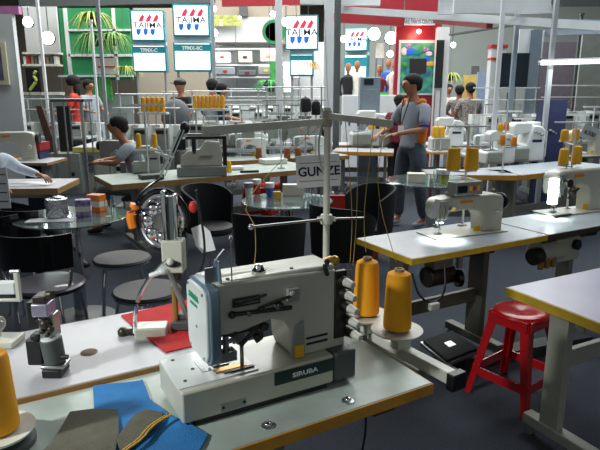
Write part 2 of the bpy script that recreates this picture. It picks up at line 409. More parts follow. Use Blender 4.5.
# threads falling from the bars
strands = [((345, 118, 1.5), (353, 215, 1.82), (350, 262, 1.95)), ((358, 120, 1.48), (357, 217, 1.84), (353, 265, 1.95)),
           ((374, 122, 1.46), (363, 217, 1.86), (366, 252, 1.95)), ((385, 123, 1.45), (375, 190, 1.7), (396, 262, 1.85)), ((330, 116, 1.6), (240, 200, 1.6), (255, 226, 1.58)), ((255, 227, 1.57), (256, 250, 1.6), (254, 266, 1.62))]
for k, (a, b, c) in enumerate(strands):
    names = ['loose pale thread hanging left of the rear yellow cone', 'pale thread running just left of the rear yellow cone top', 'pale thread dropping straight to the rear yellow cone', 'pale thread slanting to the right yellow cone of the front table', 'faint thread sloping left from the pole towards the guide rod tip', 'short thread dropping from the guide rod tip to the machine arm']
    tag(MB().tube([atd(*a), atd(*b), atd(*c)], .0011, 5, 2).build('thread', 'strand'), names[k], 'thread')
# hanging sign behind the pole
s0 = atd(318, 171, 2.35)
sg = thing('hanging_sign', 'white rectangular card with large navy capitals hanging behind the thread stand pole', 'sign', s0, R(4))
MB().lo(-.092, .092, -.003, .003, -.068, .068).build('card', 'paper', sg, .001)
text('GUNZE', .054, 'ink', sg, (.004, -.0045, -.002), (R(90), 0, 0), 'lettering', sx=.98, bold=.0012)
MB().lo(-.08, .08, -.0042, -.003, .035, .037).lo(-.08, .08, -.0042, -.003, -.041, -.039).build('rule_line', 'ink_black', sg)
for x in (-.065, .06): MB().tube([(x, 0, .066), (x*.9, 0, .16), (x*.8, 0, 8-s0.z)], .0013, 6).build('string', 'paper', sg)
sg.rotation_euler = (0, R(-3), R(4))
# ------------------------------------------------------------------ the large machine in front (flat-bed coverstitch)
mo = at(188, 429, .75)-U*.012
mz = .752
A1 = R(29)
mc = thing('sewing_machine', 'large beige flat-bed sewing machine with five tension knobs in front centre', 'sewing machine', (mo.x, mo.y, mz), A1)
W = .485
MB().lo(0.0, W-.07, 0, .195, .012, .096).build('base', 'machine_beige', mc, .006)
MB().lo(.03, W-.09, .004, .19, 0, .014).build('under_frame', 'black', mc)
MB().lo(W-.068, W, -.004, .2, .012, .1).build('end_housing', 'panel_dark', mc, .008)
MB().lo(W-.10, W+.02, .03, .09, -.0, .012).build('foot_pad', 'black', mc, .002)
pl = MB().lo(.238, W-.073, -.004, -.001, .052, .088).build('name_plate', 'plate_green', mc)
text('SIRUBA', .017, 'ink_white', pl, (.325, -.005, .069), (R(90), 0, 0), 'lettering', sx=1.35, bold=.0003)
for x in (.10, .155): MB().rod((x, -.003, .030), (x, .002, .030), .004).build('screw', 'black', mc)
MB().lo(.095, .16, -.0015, -.0005, .018, .040).build('cover_outline', 'machine_grey', mc)
mc.scale = (1.05, 1.05, 1.0)
# bed details
MB().lo(.0, .205, .02, .193, .0955, .099).build('bed_cover', 'machine_white', mc, .0015)
ndl = MB(); ndl.lo(.075, .15, .07, .135, .0988, .1002); ndl.build('needle_plate', 'steel', mc, .0008)
MB().lo(.10, .185, .045, .066, .099, .104).build('slide_plate', 'brass', mc, .002)
MB().lo(.12, .20, .035, .045, .0985, .103).build('guard', 'dark_steel', mc, .001)
for x, y in ((.025, .05), (.03, .17), (.19, .17), (.06, .10)): MB().rod((x, y, .098), (x, y, .1005), .0045).build('screw', 'dark_steel', mc)
# arm and column as one casting
arm = [(.10, .215), (.10, .335), (.11, .345), (.30, .338), (.435, .330), (.462, .31), (.47, .27), (.472, .096), (.315, .096), (.305, .13), (.302, .18), (.285, .21), (.25, .222), (.17, .205), (.12, .205)]
arm_m = MB().prism(arm, .035, .155, 'y').build('arm', 'machine_beige', mc, .012)
MB().prism([(.30, .10), (.315, .19), (.34, .205), (.345, .10)], .030, .036, 'y').build('column_guard', 'machine_grey', mc, .004)
MB().lo(.312, .338, .024, .031, .10, .135).build('warning_label', 'thread_gold', mc)
# top cover, slightly paler and rounder
MB().rod((.10, .095, .318), (.44, .095, .306), .034, .034, 20).build('arm_ridge', 'machine_beige', mc, 0)
MB().lo(.09, .44, .04, .15, .325, .345).build('top_cover', 'machine_beige', mc, .009)
for x in (.145, .32): MB().rod((x, .06, .343), (x, .06, .348), .005).build('screw', 'dark_steel', mc)
MB().lathe([(.018, .343), (.018, .35), (.012, .357), (.009, .366), (.003, .368)], (.235, .075, 0), 20).build('oil_window', 'chrome', mc)
# face plate with grey rim
def rrect(y0, y1, z0, z1, r=.03, cut=.05):
    return [(y0+r, z0), (y1-r, z0), (y1-r*.3, z0+r*.3), (y1, z0+r), (y1, z1-r), (y1-r*.3, z1-r*.3), (y1-r, z1), (y0+r, z1), (y0+r*.3, z1-r*.3), (y0, z1-r), (y0, z0+r), (y0+r*.3, z0+r*.3)]
fz0, fz1 = .135, .345
MB().prism(rrect(.004, .160, fz0, fz1, .03), .078, .104, 'x').build('face_rim', 'rim_blue', mc, .004)
fp = MB().prism(rrect(.012, .155, fz0+.008, fz1-.008, .028), .070, .080, 'x').build('face_plate', 'machine_white', mc, .004)
text('SIRUBA', .021, 'ink_green', fp, (.0685, .095, .300), (R(90), 0, R(-90)), 'lettering', sx=1.0, bold=.0005)
text('coverstitch'[:0]+'SIRUBA', .010, 'ink_green', fp, (.0685, .095, .280), (R(90), 0, R(-90)), 'lettering', sx=1.5)
for y, z in ((.035, .155), (.135, .155), (.03, .325), (.135, .325), (.08, .225)): MB().rod((.068, y, z), (.072, y, z), .004).build('screw', 'steel', fp)
# thread take-up bracket on top of the head
MB().prism([(.03, .345), (.075, .345), (.07, .40), (.04, .40)], .115, .12, 'x').build('top_bracket', 'rim_blue', mc, .002)
MB().lo(.085, .125, .05, .054, .34, .385).build('thread_guide_plate', 'steel', mc, .001)
MB().tube([(.10, .06, .35), (.11, .05, .40), (.13, .04, .43)], .0025, 6, 2).build('thread_hook', 'steel', mc)
MB().ball((.15, .045, .455), .006).rod((.15, .045, .34), (.15, .045, .455), .0016).build('thread_rod', 'steel', mc)
# linkages on the front of the arm
dk = MB()
dk.lo(.145, .215, .026, .034, .278, .300); dk.rod((.135, .026, .262), (.30, .024, .250), .006); dk.rod((.14, .022, .285), (.23, .022, .300), .0035)
dk.ball((.14, .024, .262), .010); dk.ball((.215, .022, .262), .009); dk.ball((.265, .022, .262), .012); dk.rod((.22, .02, .27), (.30, .02, .285), .004)
dk.build('looper_linkage', 'dark_steel', mc)
MB().lo(.29, .322, .02, .035, .266, .302).ball((.30, .02, .29), .008).build('tension_bracket', 'machine_grey', mc, .002)
sl = MB(); sl.lo(.15, .21, .0235, .0265, .284, .288); sl.lo(.15, .21, .0235, .0265, .292, .296); sl.build('bright_links', 'steel', mc)
for x, z in ((.18, .258), (.255, .262)): MB().rod((x, .012, z), (x, .03, z), .0055).build('link_pin', 'chrome', mc)
# needle bars and presser foot
nb = MB(); nb.rod((.125, .10, .15), (.125, .10, .215), .006); nb.rod((.148, .095, .14), (.148, .095, .215), .005); nb.lo(.11, .165, .085, .11, .155, .17); nb.rod((.135, .06, .12), (.135, .06, .21), .008); nb.lo(.112, .158, .045, .075, .125, .150); nb.lo(.165, .185, .06, .1, .16, .2); nb.rod((.175, .055, .10), (.175, .055, .17), .005); nb.rod((.125, .1, .115), (.125, .1, .15), .0035); nb.build('needle_bar', 'steel', mc)
for q in (-.006, 0, .006): MB().rod((.125+q, .1, .1), (.125+q, .1, .14), .0011).build('needle', 'chrome', mc)
MB().lo(.108, .150, .078, .12, .1, .104).lo(.122, .13, .092, .104, .104, .125).build('presser_foot', 'steel', mc, .001)
g = MB(); g.ball((.15, .05, .205), .016); g.lo(.10, .24, .05, .07, .195, .212); g.ball((.235, .05, .20), .013); g.rod((.16, .03, .17), (.20, .03, .205), .006); g.build('head_mechanism', 'dark_steel', mc)
MB().tube([(.165, .09, .20), (.21, .06, .19), (.235, .05, .175), (.21, .045, .165)], .006, 8, 2).ball((.215, .05, .175), .011).build('lever', 'dark_steel', mc)
MB().tube([(.10, .08, .19), (.095, .06, .16), (.11, .06, .12), (.10, .09, .105)], .003, 6, 2).build('lamp_stalk', 'dark_steel', mc)
# five tension knobs up the right side of the column
for k in range(5):
    x, z = .452+.007*k, .298-.040*k
    t_ = MB(); t_.rod((x, .042, z), (x+.004, .012, z), .016, .014, 20); kb = t_.build('tension_knob', 'dark_steel', mc)
    t_ = MB(); t_.rod((x+.004, .014, z), (x+.007, -.018, z-.002), .013, .009, 20); t_.build('knob_cap', 'disc_white', kb, .002)
MB().lo(.435, .472, .03, .045, .125, .325).build('tension_plate', 'dark_steel', mc, .003)
for x, z in ((.38, .145), (.38, .128)): MB().lo(x-.03, x+.035, .033, .036, z-.003, z+.003).build('vent_slot', 'black', mc)
MB().tube([(.42, .05, .335), (.415, .035, .365), (.40, .03, .35), (.41, .03, .32)], .006, 6, 2).build('thread_hook', 'dark_steel', mc)
MB().rod((.44, .09, .325), (.465, .09, .335), .022, .018, 20).ball((.47, .09, .337), .014).build('pulley_cover', 'brass', mc)
for x, y in ((.10, .07), ): pass
MB().rod((.472, .1, .235), (.50, .1, .235), .05, .05, 28).rod((.5, .1, .235), (.512, .1, .235), .03).build('handwheel', 'black', mc, .003)
# screws on the main table, power switch below it
for px, py in ((268, 426), (348, 401)):
    q = at(px, py, .75)
    o = thing('table_bolt', 'domed glassy bolt head on the front table, the %s of the two' % ('left' if px < 300 else 'right'), 'bolt', q)
    MB().lathe([(.017, 0), (.017, .003), (.011, .005), (.001, .005)], n=24).build('washer', 'steel', o); MB().ball((0, 0, .005), (.010, .010, .007)).build('head', 'chrome', o)
sw = at(390, 404, .70)
o = thing('switch_box', 'small brown switch box hanging under the right end of the front table', 'switch box', (sw.x-.02, sw.y+.04, .655), TA)
MB().lo(-.04, .04, -.02, .03, 0, .06).build('case', mat('case_brown', rgb(95, 65, 50), .5), o, .004)
for x in (-.018, .018): MB().rod((x, -.026, .03), (x, -.018, .03), .011).build('button', 'black' if x < 0 else 'dark_red', o)
cb = at(362, 440, .4)
tag(MB().tube([(cb.x, cb.y, .716), (cb.x, cb.y, .6), (cb.x+.02, cb.y+.01, .4), (cb.x-.05, cb.y+.05, .1), (cb.x-.1, cb.y+.1, .005)], .004, 8, 2).build('power_cable', 'black'), 'black cable hanging down below the front table', 'cable')
# fabrics on the main table
def cloth(name, pix, z, material, label, cat='cloth', th=.003, sub=2, wob=.003, bends=()):
    bm = bmesh.new(); vs = [bm.verts.new(at(x, y, z)) for x, y in pix]; f = bm.faces.new(vs)
    bmesh.ops.triangulate(bm, faces=[f])
    for _ in range(3): bmesh.ops.subdivide_edges(bm, edges=bm.edges[:], cuts=1, use_grid_fill=True)
    rnd = random.Random(len(label))
    ph = rnd.random()*6
    for v in bm.verts:
        v.co.z += wob*(.5+.5*math.sin(v.co.x*38+v.co.y*22+ph))+wob*.7*(.5+.5*math.sin(v.co.y*50-v.co.x*31+ph*2))
    r = bmesh.ops.extrude_face_region(bm, geom=bm.faces[:]); 
    for e in r['geom']:
        if isinstance(e, bmesh.types.BMVert): e.co.z += th
    me_ = MB(); me_.bm.free(); me_.bm = bm
    return tag(me_.build(name, material), label, cat)
bc = cloth('blue_fabric', [(93, 388), (118, 385), (143, 381), (150, 400), (166, 414), (208, 436), (200, 452), (150, 470), (120, 468), (95, 425)], .752, 'blue_cloth', 'bright blue cloth piece lying on the front table', 'fabric')
f1 = cloth('felt_sheet', [(70, 413), (94, 410), (118, 410), (119, 432), (112, 470), (20, 470), (52, 444)], .762, 'olive_felt', 'flat olive grey felt sheet on the blue cloth, left of the taped one', 'fabric', .003, wob=.001)
f2 = cloth('felt_sheet', [(135, 416), (146, 411), (163, 414), (160, 424), (141, 440), (122, 456), (116, 440)], .7635, 'olive_felt', 'folded olive grey felt strip edged with yellow tape', 'fabric', .004, wob=.002)
tp = [at(x, y, .776) for x, y in ((167, 415), (158, 420), (147, 428), (138, 440), (120, 452), (106, 466))]
ye = MB(); ye.tube(tp, .0025, 6, 1); ye.tube([q+Vector((.009, .002, 0)) for q in tp], .0025, 6, 1); yo = ye.build('edge_tape', 'thread_gold', f2)
bk = MB(); bk.tube([q+Vector((.0045, .001, -.001)) for q in tp], .003, 6, 1); bk.build('dark_tape', 'black', f2)
# ------------------------------------------------------------------ devices on the left rear table
LTZ = .766
# chrome button machine on its red mat
mat_o = cloth('red_mat', [(121, 316), (190, 300), (200, 330), (204, 344), (166, 353), (140, 333)], .7665, 'red_cloth', 'red fabric mat under the chrome button machine', 'mat', .003, wob=.0008)
bmz = at(172, 330, LTZ)
b0 = Vector((bmz.x, bmz.y, .772))
bm_ = thing('button_machine', 'chrome button attaching machine with round polished wheel on a red mat', 'button machine', b0)
def rel(px, py, dy=0): return atd(px, py, b0.y+dy)-b0
MB().box(rel(152, 331, -.03)+Vector((0, 0, .0)), (.105, .07, .046), TA*.2).build('base', 'machine_beige', bm_, .006)
q = rel(152, 331, -.03)
MB().rod(q+Vector((-.085, -.01, .0)), q+Vector((-.05, -.005, 0)), .012).ball(q+Vector((-.095, -.01, .0)), .018).build('knob', 'dark_steel', bm_)
MB().lo(.0, .09, -.02, .05, 0.0, .03).lo(.02, .05, -.0, .05, .03, .05).build('foot', 'panel_dark', bm_, .004)
pl_ = rel(174, 325); pt_ = rel(174, 285)
MB().rod(Vector((pt_.x, 0, .02)), Vector((pt_.x, 0, pt_.z)), .010).build('post', 'brass', bm_)
hb = rel(174, 255)
MB().lo(hb.x-.035, hb.x+.035, -.03, .03, hb.z-.055, hb.z+.055).build('head_box', 'machine_beige', bm_, .005)
MB().prism([(hb.x+.004+.024*math.cos(t*.524), hb.z-.022+.011*math.sin(t*.524)) for t in range(12)], -.034, -.03, 'y').build('oval_badge', 'black', bm_)
MB().rod(Vector((hb.x, 0, hb.z-.055)), Vector((hb.x, 0, hb.z-.085)), .02).build('neck', 'dark_steel', bm_)
cz0 = rel(174, 240).z; cz1 = rel(172, 190).z
MB().lo(hb.x-.030, hb.x-.015, -.022, .01, cz0, cz1).build('side_column', 'chrome', bm_, .004)
MB().lo(hb.x+.008, hb.x+.020, -.022, .01, cz0, cz1-.01).build('side_column', 'chrome', bm_, .004)
MB().lo(hb.x-.012, hb.x+.008, -.012, .02, cz0, cz1-.02).build('inner_column', 'panel_dark', bm_)
wc = rel(163, 220, .06)
wm = Matrix.Rotation(R(90), 3, 'X') @ Matrix.Identity(3)
wh = MB(); pts = [wc+Vector((.080*math.cos(k*math.pi/12), 0, .098*math.sin(k*math.pi/12))) for k in range(25)]; wh.tube(pts, .013, 10); wh.build('wheel_rim', 'black_gloss', bm_)
wh = MB(); pts = [wc+Vector((.068*math.cos(k*math.pi/12), -.01, .086*math.sin(k*math.pi/12))) for k in range(25)]; wh.tube(pts, .012, 10); wh.build('wheel_ring', 'chrome', bm_)
g = MB()
for k in range(7):
    a = k*.9+.3; g.ball(wc+Vector((.042*math.cos(a), -.03, .052*math.sin(a))), (.024, .02, .024))
g.build('polished_gears', 'chrome', bm_)
MB().rod(wc+Vector((0, -.03, 0)), wc+Vector((0, .04, 0)), .03, n=20).build('hub', 'steel', bm_)
c_ = rel(136, 216, .06)
MB().tube([c_+Vector((-.01, 0, -.04)), c_+Vector((-.018, 0, 0)), c_+Vector((-.0, 0, .04))], .017, 10, 1).build('orange_grip', 'orange_plastic', bm_)
MB().tube([c_+Vector((.01, 0, .03)), c_+Vector((.0, .0, .06)), c_+Vector((.07, .0, .12)), c_+Vector((.10, 0, .13))], .005, 8, 2).build('upper_arm', 'black_gloss', bm_)
MB().tube([rel(135, 333, -.05), rel(135, 312, -.05), rel(139, 296, -.04), rel(148, 280, -.03), rel(158, 268, -.02), rel(168, 260, -.03)], .0075, 10, 2).build('curved_tube', 'chrome', bm_)
MB().rod(rel(168, 268, -.02), rel(192, 328, -.01)+Vector((0, 0, 0)), .0095).build('lever_rod', 'steel', bm_)
MB().ball(rel(163, 271, -.03), (.02, .02, .012)).ball(rel(170, 262, -.035), .012).rod(rel(150, 276, -.03), rel(166, 270, -.03), .009).build('joint', 'machine_white', bm_)
MB().tube([rel(196, 190, 0), rel(205, 240, 0), rel(204, 262, 0), rel(198, 275, 0)], .004, 8, 2).build('power_cord', 'black', bm_)
MB().ball(rel(193, 207, 0), (.014, .01, .02)).build('red_plug', 'box_red', bm_)
tgp = atd(205, 240, b0.y+.03)
MB().prism([(-.045, .04), (-.01, .055), (.018, .03), (.035, -.035), (-.012, -.045), (-.032, -.02)], -.001, .001, 'y').build('paper_tag', 'paper', bm_).location = tgp-b0
# snap press at far left
sp = at(52, 378, LTZ)
sp0 = Vector((sp.x, sp.y+.02, LTZ))
so = thing('press_machine', 'small grey metal press head with black foot standing at the left on the rear table', 'press machine', sp0)
def rs(px, py, dy=0): return atd(px, py, sp0.y+dy)-sp0
MB().lo(-.022, .022, -.02, .035, 0, .02).build('foot', 'black', so, .003)
MB().lo(-.026, .028, -.015, .03, .02, .028).build('foot_plate', 'steel', so, .002)
MB().rod((0, .01, .028), (-.006, .01, .088), .024, .025, 24).build('lower_body', 'panel_dark', so, .002)
MB().rod((-.006, .01, .088), (-.007, .01, .094), .0225, .021, 24).build('white_ring', 'machine_white', so)
g = MB(); g.lo(-.026, .010, .0, .035, .09, .15); g.build('mid_body', 'steel', so, .003)
g = MB()
for a, b, c, r in ((-.008, -.006, .13, .012), (.004, -.006, .118, .009), (-.016, -.006, .112, .007), (-.004, -.008, .104, .006)): g.ball((a, b, c), r)
g.tube([(-.03, 0, .135), (-.015, -.01, .145), (.005, -.01, .125)], .003, 6, 1); g.build('linkage', 'dark_steel', so)
MB().lo(-.034, .004, -.012, .035, .148, .180).build('upper_cap', mat('lavender_metal', rgb(170, 165, 190), .3, .5), so, .004)
MB().lo(-.03, .0, -.01, .03, .18, .198).rod((-.0, 0, .198), (.016, 0, .2), .011).build('top_block', 'dark_steel', so, .003)
MB().lo(-.065, -.028, .005, .045, .02, .085).lo(-.05, -.03, 0, .03, .085, .10).build('side_motor', 'black', so, .004)
MB().lo(-.048, -.034, 0, .03, .12, .18).build('side_bracket', 'black', so)
MB().rod((.02, .0, .045), (.035, .0, .045), .006).build('side_screw', 'black', so)
so.scale = (1.22, 1.22, 1.22)
# beige arm machine at the very left
s2 = at(3, 352, LTZ)
ao = thing('sewing_machine', 'beige machine arm with round end knob cut by the left edge of the picture', 'sewing machine', Vector((s2.x, s2.y+.05, LTZ)))
A0 = Vector(ao.location)
def ra_(px, py, dy=0): return atd(px, py, A0.y+dy)-A0
v1 = ra_(3, 322)
MB().lo(-.14, .02, -.03, .06, 0, .02).build('base', 'machine_beige', ao, .004)
MB().lo(-.12, -.05, -.0, .05, .02, .14).build('column', 'machine_beige', ao, .006)
MB().rod(Vector((-.12, .02, v1.z)), Vector((v1.x+.0, -.02, v1.z)), .024, .026, 24).build('arm_cylinder', 'machine_beige', ao, .004)
MB().rod(Vector((v1.x, -.02, v1.z)), Vector((v1.x+.006, -.026, v1.z)), .014, .012, 20).build('end_knob', 'steel', ao, .002)
v2 = ra_(12, 292)
MB().lo(v2.x-.007, v2.x+.008, .03, .045, v2.z-.045, v2.z+.052).lo(-.06, v2.x, .03, .04, v2.z-.045, v2.z-.035).build('upright_plate', 'machine_beige', ao, .003)
MB().lo(-.08, v2.x-.006, .028, .06, v2.z-.02, v2.z+.02).build('side_box', 'machine_white', ao, .004)
MB().rod(v2+Vector((-.02, .04, .055)), v2+Vector((.01, .04, .055)), .006).build('top_screw', 'steel', ao)
# oval hole plug on that table
q = at(89, 352, LTZ)
o = thing('table_plug', 'small brown oval plug in the left rear white table', 'plug', Vector((q.x, q.y, LTZ-.001)))
MB().lathe([(.024, 0), (.024, .002), (.02, .003), (.002, .003)], n=28).build('plug_disc', mat('wood_plug', rgb(105, 80, 55), .7, 0, .3, 40), o)
MB().lathe([(.026, 0), (.026, .0015), (.024, .002)], n=28).build('plug_rim', 'brown_edge', o)
# ------------------------------------------------------------------ red stool, right
so_ = at(516, 306, .47)
st = thing('plastic_stool', 'glossy red plastic stool beside the bare lilac table leg', 'stool', (so_.x+.0, so_.y-.07, 0), R(38))
def stool(root, m='red_plastic', h=.47, top=.118, foot=.165):
    b = MB()
    b.lathe([(top+.012, h-.035), (top+.014, h-.02), (top+.006, h-.006), (top-.012, h), (top*.6, h-.006), (.03, h-.010), (.012, h-.014)], n=32)
    b.build('seat', m, root)
    for sx in (-1, 1):
        for sy in (-1, 1):
            l = MB(); t0 = Vector((sx*top*.78, sy*top*.78, h-.02)); f0 = Vector((sx*foot, sy*foot, 0))
            w0, w1 = .034, .022
            def ring(c, w_, t=.007):
                cx, cy = c.x, c.y
                return [Vector((cx+sx*w_*.3, cy+sy*w_*.3, c.z)), Vector((cx-sx*w_*1.1, cy+sy*w_*.3, c.z)), Vector((cx-sx*w_*1.1, cy+sy*(w_*.3-t), c.z)), Vector((cx+sx*(w_*.3-t), cy+sy*(w_*.3-t), c.z)), Vector((cx+sx*(w_*.3-t), cy-sy*w_*1.1, c.z)), Vector((cx+sx*w_*.3, cy-sy*w_*1.1, c.z))]
            A = [l.bm.verts.new(v) for v in ring(t0, w0)]; B = [l.bm.verts.new(v) for v in ring(f0, w1)]
            for k in range(6): l.bm.faces.new((A[k], A[(k+1) % 6], B[(k+1) % 6], B[k]))
            l.bm.faces.new(A); l.bm.faces.new(B[::-1]); l.build('leg', m, root)
    fz = .13; ff = foot-(foot-top*.78)*fz/h
    b = MB()
    for a in (0, 1, 2, 3):
        rt = Matrix.Rotation(a*math.pi/2, 3, 'Z'); c = rt @ Vector((ff+.004, 0, fz))
        b.box(c, (.008, ff*2, .045) if a % 2 == 0 else (ff*2, .008, .045))
    b.build('stretcher', m, root)
    b = MB()
    for a in (0, 1, 2, 3):
        rt = Matrix.Rotation(a*math.pi/2, 3, 'Z'); c = rt @ Vector((top*.95, 0, h-.045))
        b.box(c, (.008, top*1.7, .055) if a % 2 == 0 else (top*1.7, .008, .055))
    b.build('apron', m, root, .003)
stool(st); st.scale = (1.05, 1.05, 1.03)
MB().lo(-.012, .012, -.163, -.1615, .122, .136).build('maker_label', 'paper', st)
# ------------------------------------------------------------------ generic machines
def lockstitch(label, loc, rz, body='machine_white', group=None, detail=True, under=False, badge='orange_plastic', s=1):
    o = thing('sewing_machine', label, 'sewing machine', loc, rz, group)
    MB().lo(0, .48, 0, .178, 0, .008).build('bed', body, o, .002)
    pr = [(.02, .165), (.02, .235), (.04, .262), (.09, .272), (.40, .275), (.455, .262), (.47, .23), (.47, .0), (.33, .0), (.325, .11), (.30, .155), (.24, .175), (.11, .170), (.10, .13), (.035, .12)]
    MB().prism(pr, .035, .14, 'y').build('arm', body, o, .014)
    MB().prism([(.03, .125), (.085, .125), (.09, .255), (.03, .255)], .024, .036, 'y').build('face_plate', 'machine_grey' if body != 'machine_grey' else 'steel', o, .006)
    MB().rod((.47, .09, .205), (.485, .09, .205), .045, n=24).rod((.485, .09, .205), (.505, .09, .205), .06, .056, 28).build('handwheel', 'black' if body != 'machine_white' else 'machine_white', o, .004)
    MB().rod((.06, .085, .06), (.06, .085, .15), .005).lo(.052, .068, .07, .1, .055, .075).rod((.085, .085, .04), (.085, .085, .14), .004).build('needle_bar', 'steel', o)
    MB().rod((.06, .085, .01), (.06, .085, .06), .0014).build('needle', 'chrome', o)
    MB().lo(.05, .098, .07, .1, .010, .014).lo(.08, .09, .08, .09, .014, .045).build('presser_foot', 'chrome', o, .001)
    if detail:
        MB().lo(.02, .09, .05, .125, .008, .0095).build('needle_plate', 'steel', o)
        MB().rod((.11, .035, .2), (.11, .01, .2), .018, .014, 20).build('tension_dial', 'chrome', o)
        MB().rod((.42, .035, .13), (.42, .015, .13), .022, .020, 24).build('stitch_dial', 'disc_white', o, .002)
        bg = MB().lo(.17, .25, .0325, .0355, .225, .245).build('badge', badge, o, .001)
        MB().lo(.27, .31, .031, .036, .02, .055).build('sticker', 'thread_gold', o)
        MB().rod((.17, .1, .275), (.17, .1, .30), .003).lo(.155, .185, .09, .11, .298, .302).build('thread_post', 'steel', o)
        MB().tube([(.03, .02, .20), (.02, .005, .17), (.03, .0, .12)], .003, 6, 2).rod((.04, .024, .23), (.04, .01, .23), .008).build('take_up_lever', 'steel', o)
    if under:
        MB().lo(.05, .42, .02, .16, -.16, -.04).build('oil_pan', 'dark_steel', o, .01)
    o.scale = (s,)*3
    return o
def overlock(label, loc, rz, body='machine_white', group=None, s=1):
    o = thing('overlock_machine', label, 'overlock machine', loc, rz, group)
    MB().prism([(0, 0), (.30, 0), (.30, .24), (.27, .27), (.20, .28), (.17, .20), (.15, .13), (.02, .12), (0, .10)], .02, .2, 'y').build('body', body, o, .012)
    MB().prism([(.05, .20), (.19, .22), (.21, .30), (.07, .30), (.045, .27)], .05, .16, 'y').build('head', body, o, .012)
    MB().lo(.01, .17, .008, .022, .015, .105).build('looper_cover', 'machine_grey' if body == 'machine_white' else body, o, .005)
    MB().lo(.02, .15, .03, .13, .12, .13).build('cloth_plate', 'steel', o, .002)
    MB().rod((.08, .09, .13), (.075, .09, .22), .005).rod((.10, .09, .135), (.10, .09, .22), .004).build('needle_bar', 'steel', o)
    MB().lo(.065, .11, .08, .1, .13, .136).build('presser_foot', 'chrome', o, .001)
    for k in range(3): MB().rod((.205+.028*k, .02, .23-.012*k), (.205+.028*k, -.006, .23-.012*k), .010, .008, 14).build('tension_knob', 'machine_grey', o)
    MB().rod((.30, .11, .14), (.335, .11, .14), .055, n=24).build('handwheel', 'black' if body != 'machine_white' else 'machine_grey', o, .004)
    MB().lo(.19, .27, .017, .021, .15, .17).build('badge', 'ink', o)
    o.scale = (s,)*3
    return o
def stand(label, loc, h=.42, arms=((-.1, .1),), discs=(), m='machine_white', rz=0, group=None):
    o = thing('thread_stand', label, 'thread stand', loc, rz, group)
    MB().rod((0, 0, 0), (0, 0, h), .007, n=10).build('pole', m, o)
    MB().lathe([(.03, 0), (.03, .008), (.012, .015)], n=16).build('base', 'frame_grey', o)
    for k, (a, b) in enumerate(arms):
        MB().lo(a, b, -.008, .008, h-.006-.12*k, h+.004-.12*k).build('cross_arm', m, o, .002)
    for x, z in discs:
        MB().lathe([(.01, z-.006), (.04, z-.004), (.042, z), (.01, z)], (x, 0, 0), 20).build('cone_disc', m, o)
        MB().lo(min(x, 0), max(x, 0), -.006, .006, z-.012, z-.005).build('disc_arm', m, o)
        MB().rod((x, 0, z), (x, 0, z+.09), .003, n=8).build('spindle', 'steel', o)
    return o
# middle table: lamp lit lockstitch machine
q = at(438, 239, .75)
r1 = A2
ml = lockstitch('white lockstitch machine with orange badge and shining lamp on the middle table', Vector((q.x-.02, q.y-.03, .751)), r1-R(6), 'machine_beige', under=True, s=1.0)
ml.scale = (1.1, 1.1, .84)
MB().prism([(0, 0), (.03, .0), (.045, .1), (.03, .135), (.0, .13), (-.012, .05)], .012, .03, 'y').build('lamp_hood', 'clear', ml).location = (.02, 0, .10)
MB().lo(.03, .05, .01, .022, .108, .114).build('lamp_led', 'lit_led', ml)
lp = Vector(ml.location)+U2*.03+V2*-.03+Z*.125
spot('machine_lamp', lp, lp+Vector((.0, .0, -1)), 4.5, 115, (.85, 1, .97), .01, .6)
MB().lo(.13, .3, .06, .12, .275, .295).build('control_bracket', 'machine_grey', ml, .002)
cp = MB().lo(.13, .31, .03, .1, .28, .375).build('control_panel', 'machine_grey', ml, .005)
MB().lo(.145, .205, .0275, .031, .30, .35).build('panel_display', 'screen', cp)
for k in range(3): MB().lo(.22+.025*k, .238+.025*k, .0275, .031, .31, .345).build('panel_key', 'box_red' if k == 1 else 'box_yellow', cp)
q = at(452, 194, .76)
s_ = stand('white thread stand behind the lamp-lit machine carrying two golden cones', MIDO+U2*.76+V2*.42+Z*.001, .62, ((-.13, .13), (-.1, .1)), (), rz=A2)
P0 = Vector(s_.location)
GR = 'golden cones above the lamp-lit machine'
for px, side in ((453, 'left'), (471, 'right')):
    b = atd(px, 170, P0.y-.0)
    MB().lathe([(.008, -.008), (.036, -.006), (.038, 0), (.008, 0)], b-P0, 20).rod(b-P0-Vector((0, 0, .0)), b-P0+Vector((0, 0, .06)), .003).build('cone_disc', 'disc_white', s_)
    w_ = b-P0
    MB().rod((0, 0, w_.z-.012), (w_.x, w_.y, w_.z-.008), .005).build('disc_arm', 'machine_white', s_)
    small_cone(b+Z*.0005, 'thread_gold', 'golden thread cone above the lamp-lit machine, the %s one' % side, None, .145, .044)
s_.rotation_euler = (0, 0, 0)
# price card leaning on the machine
q = atd(433, 209, 2.72)
o = MB().prism([(-.012, -.05), (.02, -.045), (.038, .045), (.008, .05)], -.001, .001, 'y').build('price_card', 'paper'); o.location = q
tag(o, 'narrow white card leaning beside the lamp-lit machine needle head', 'card')
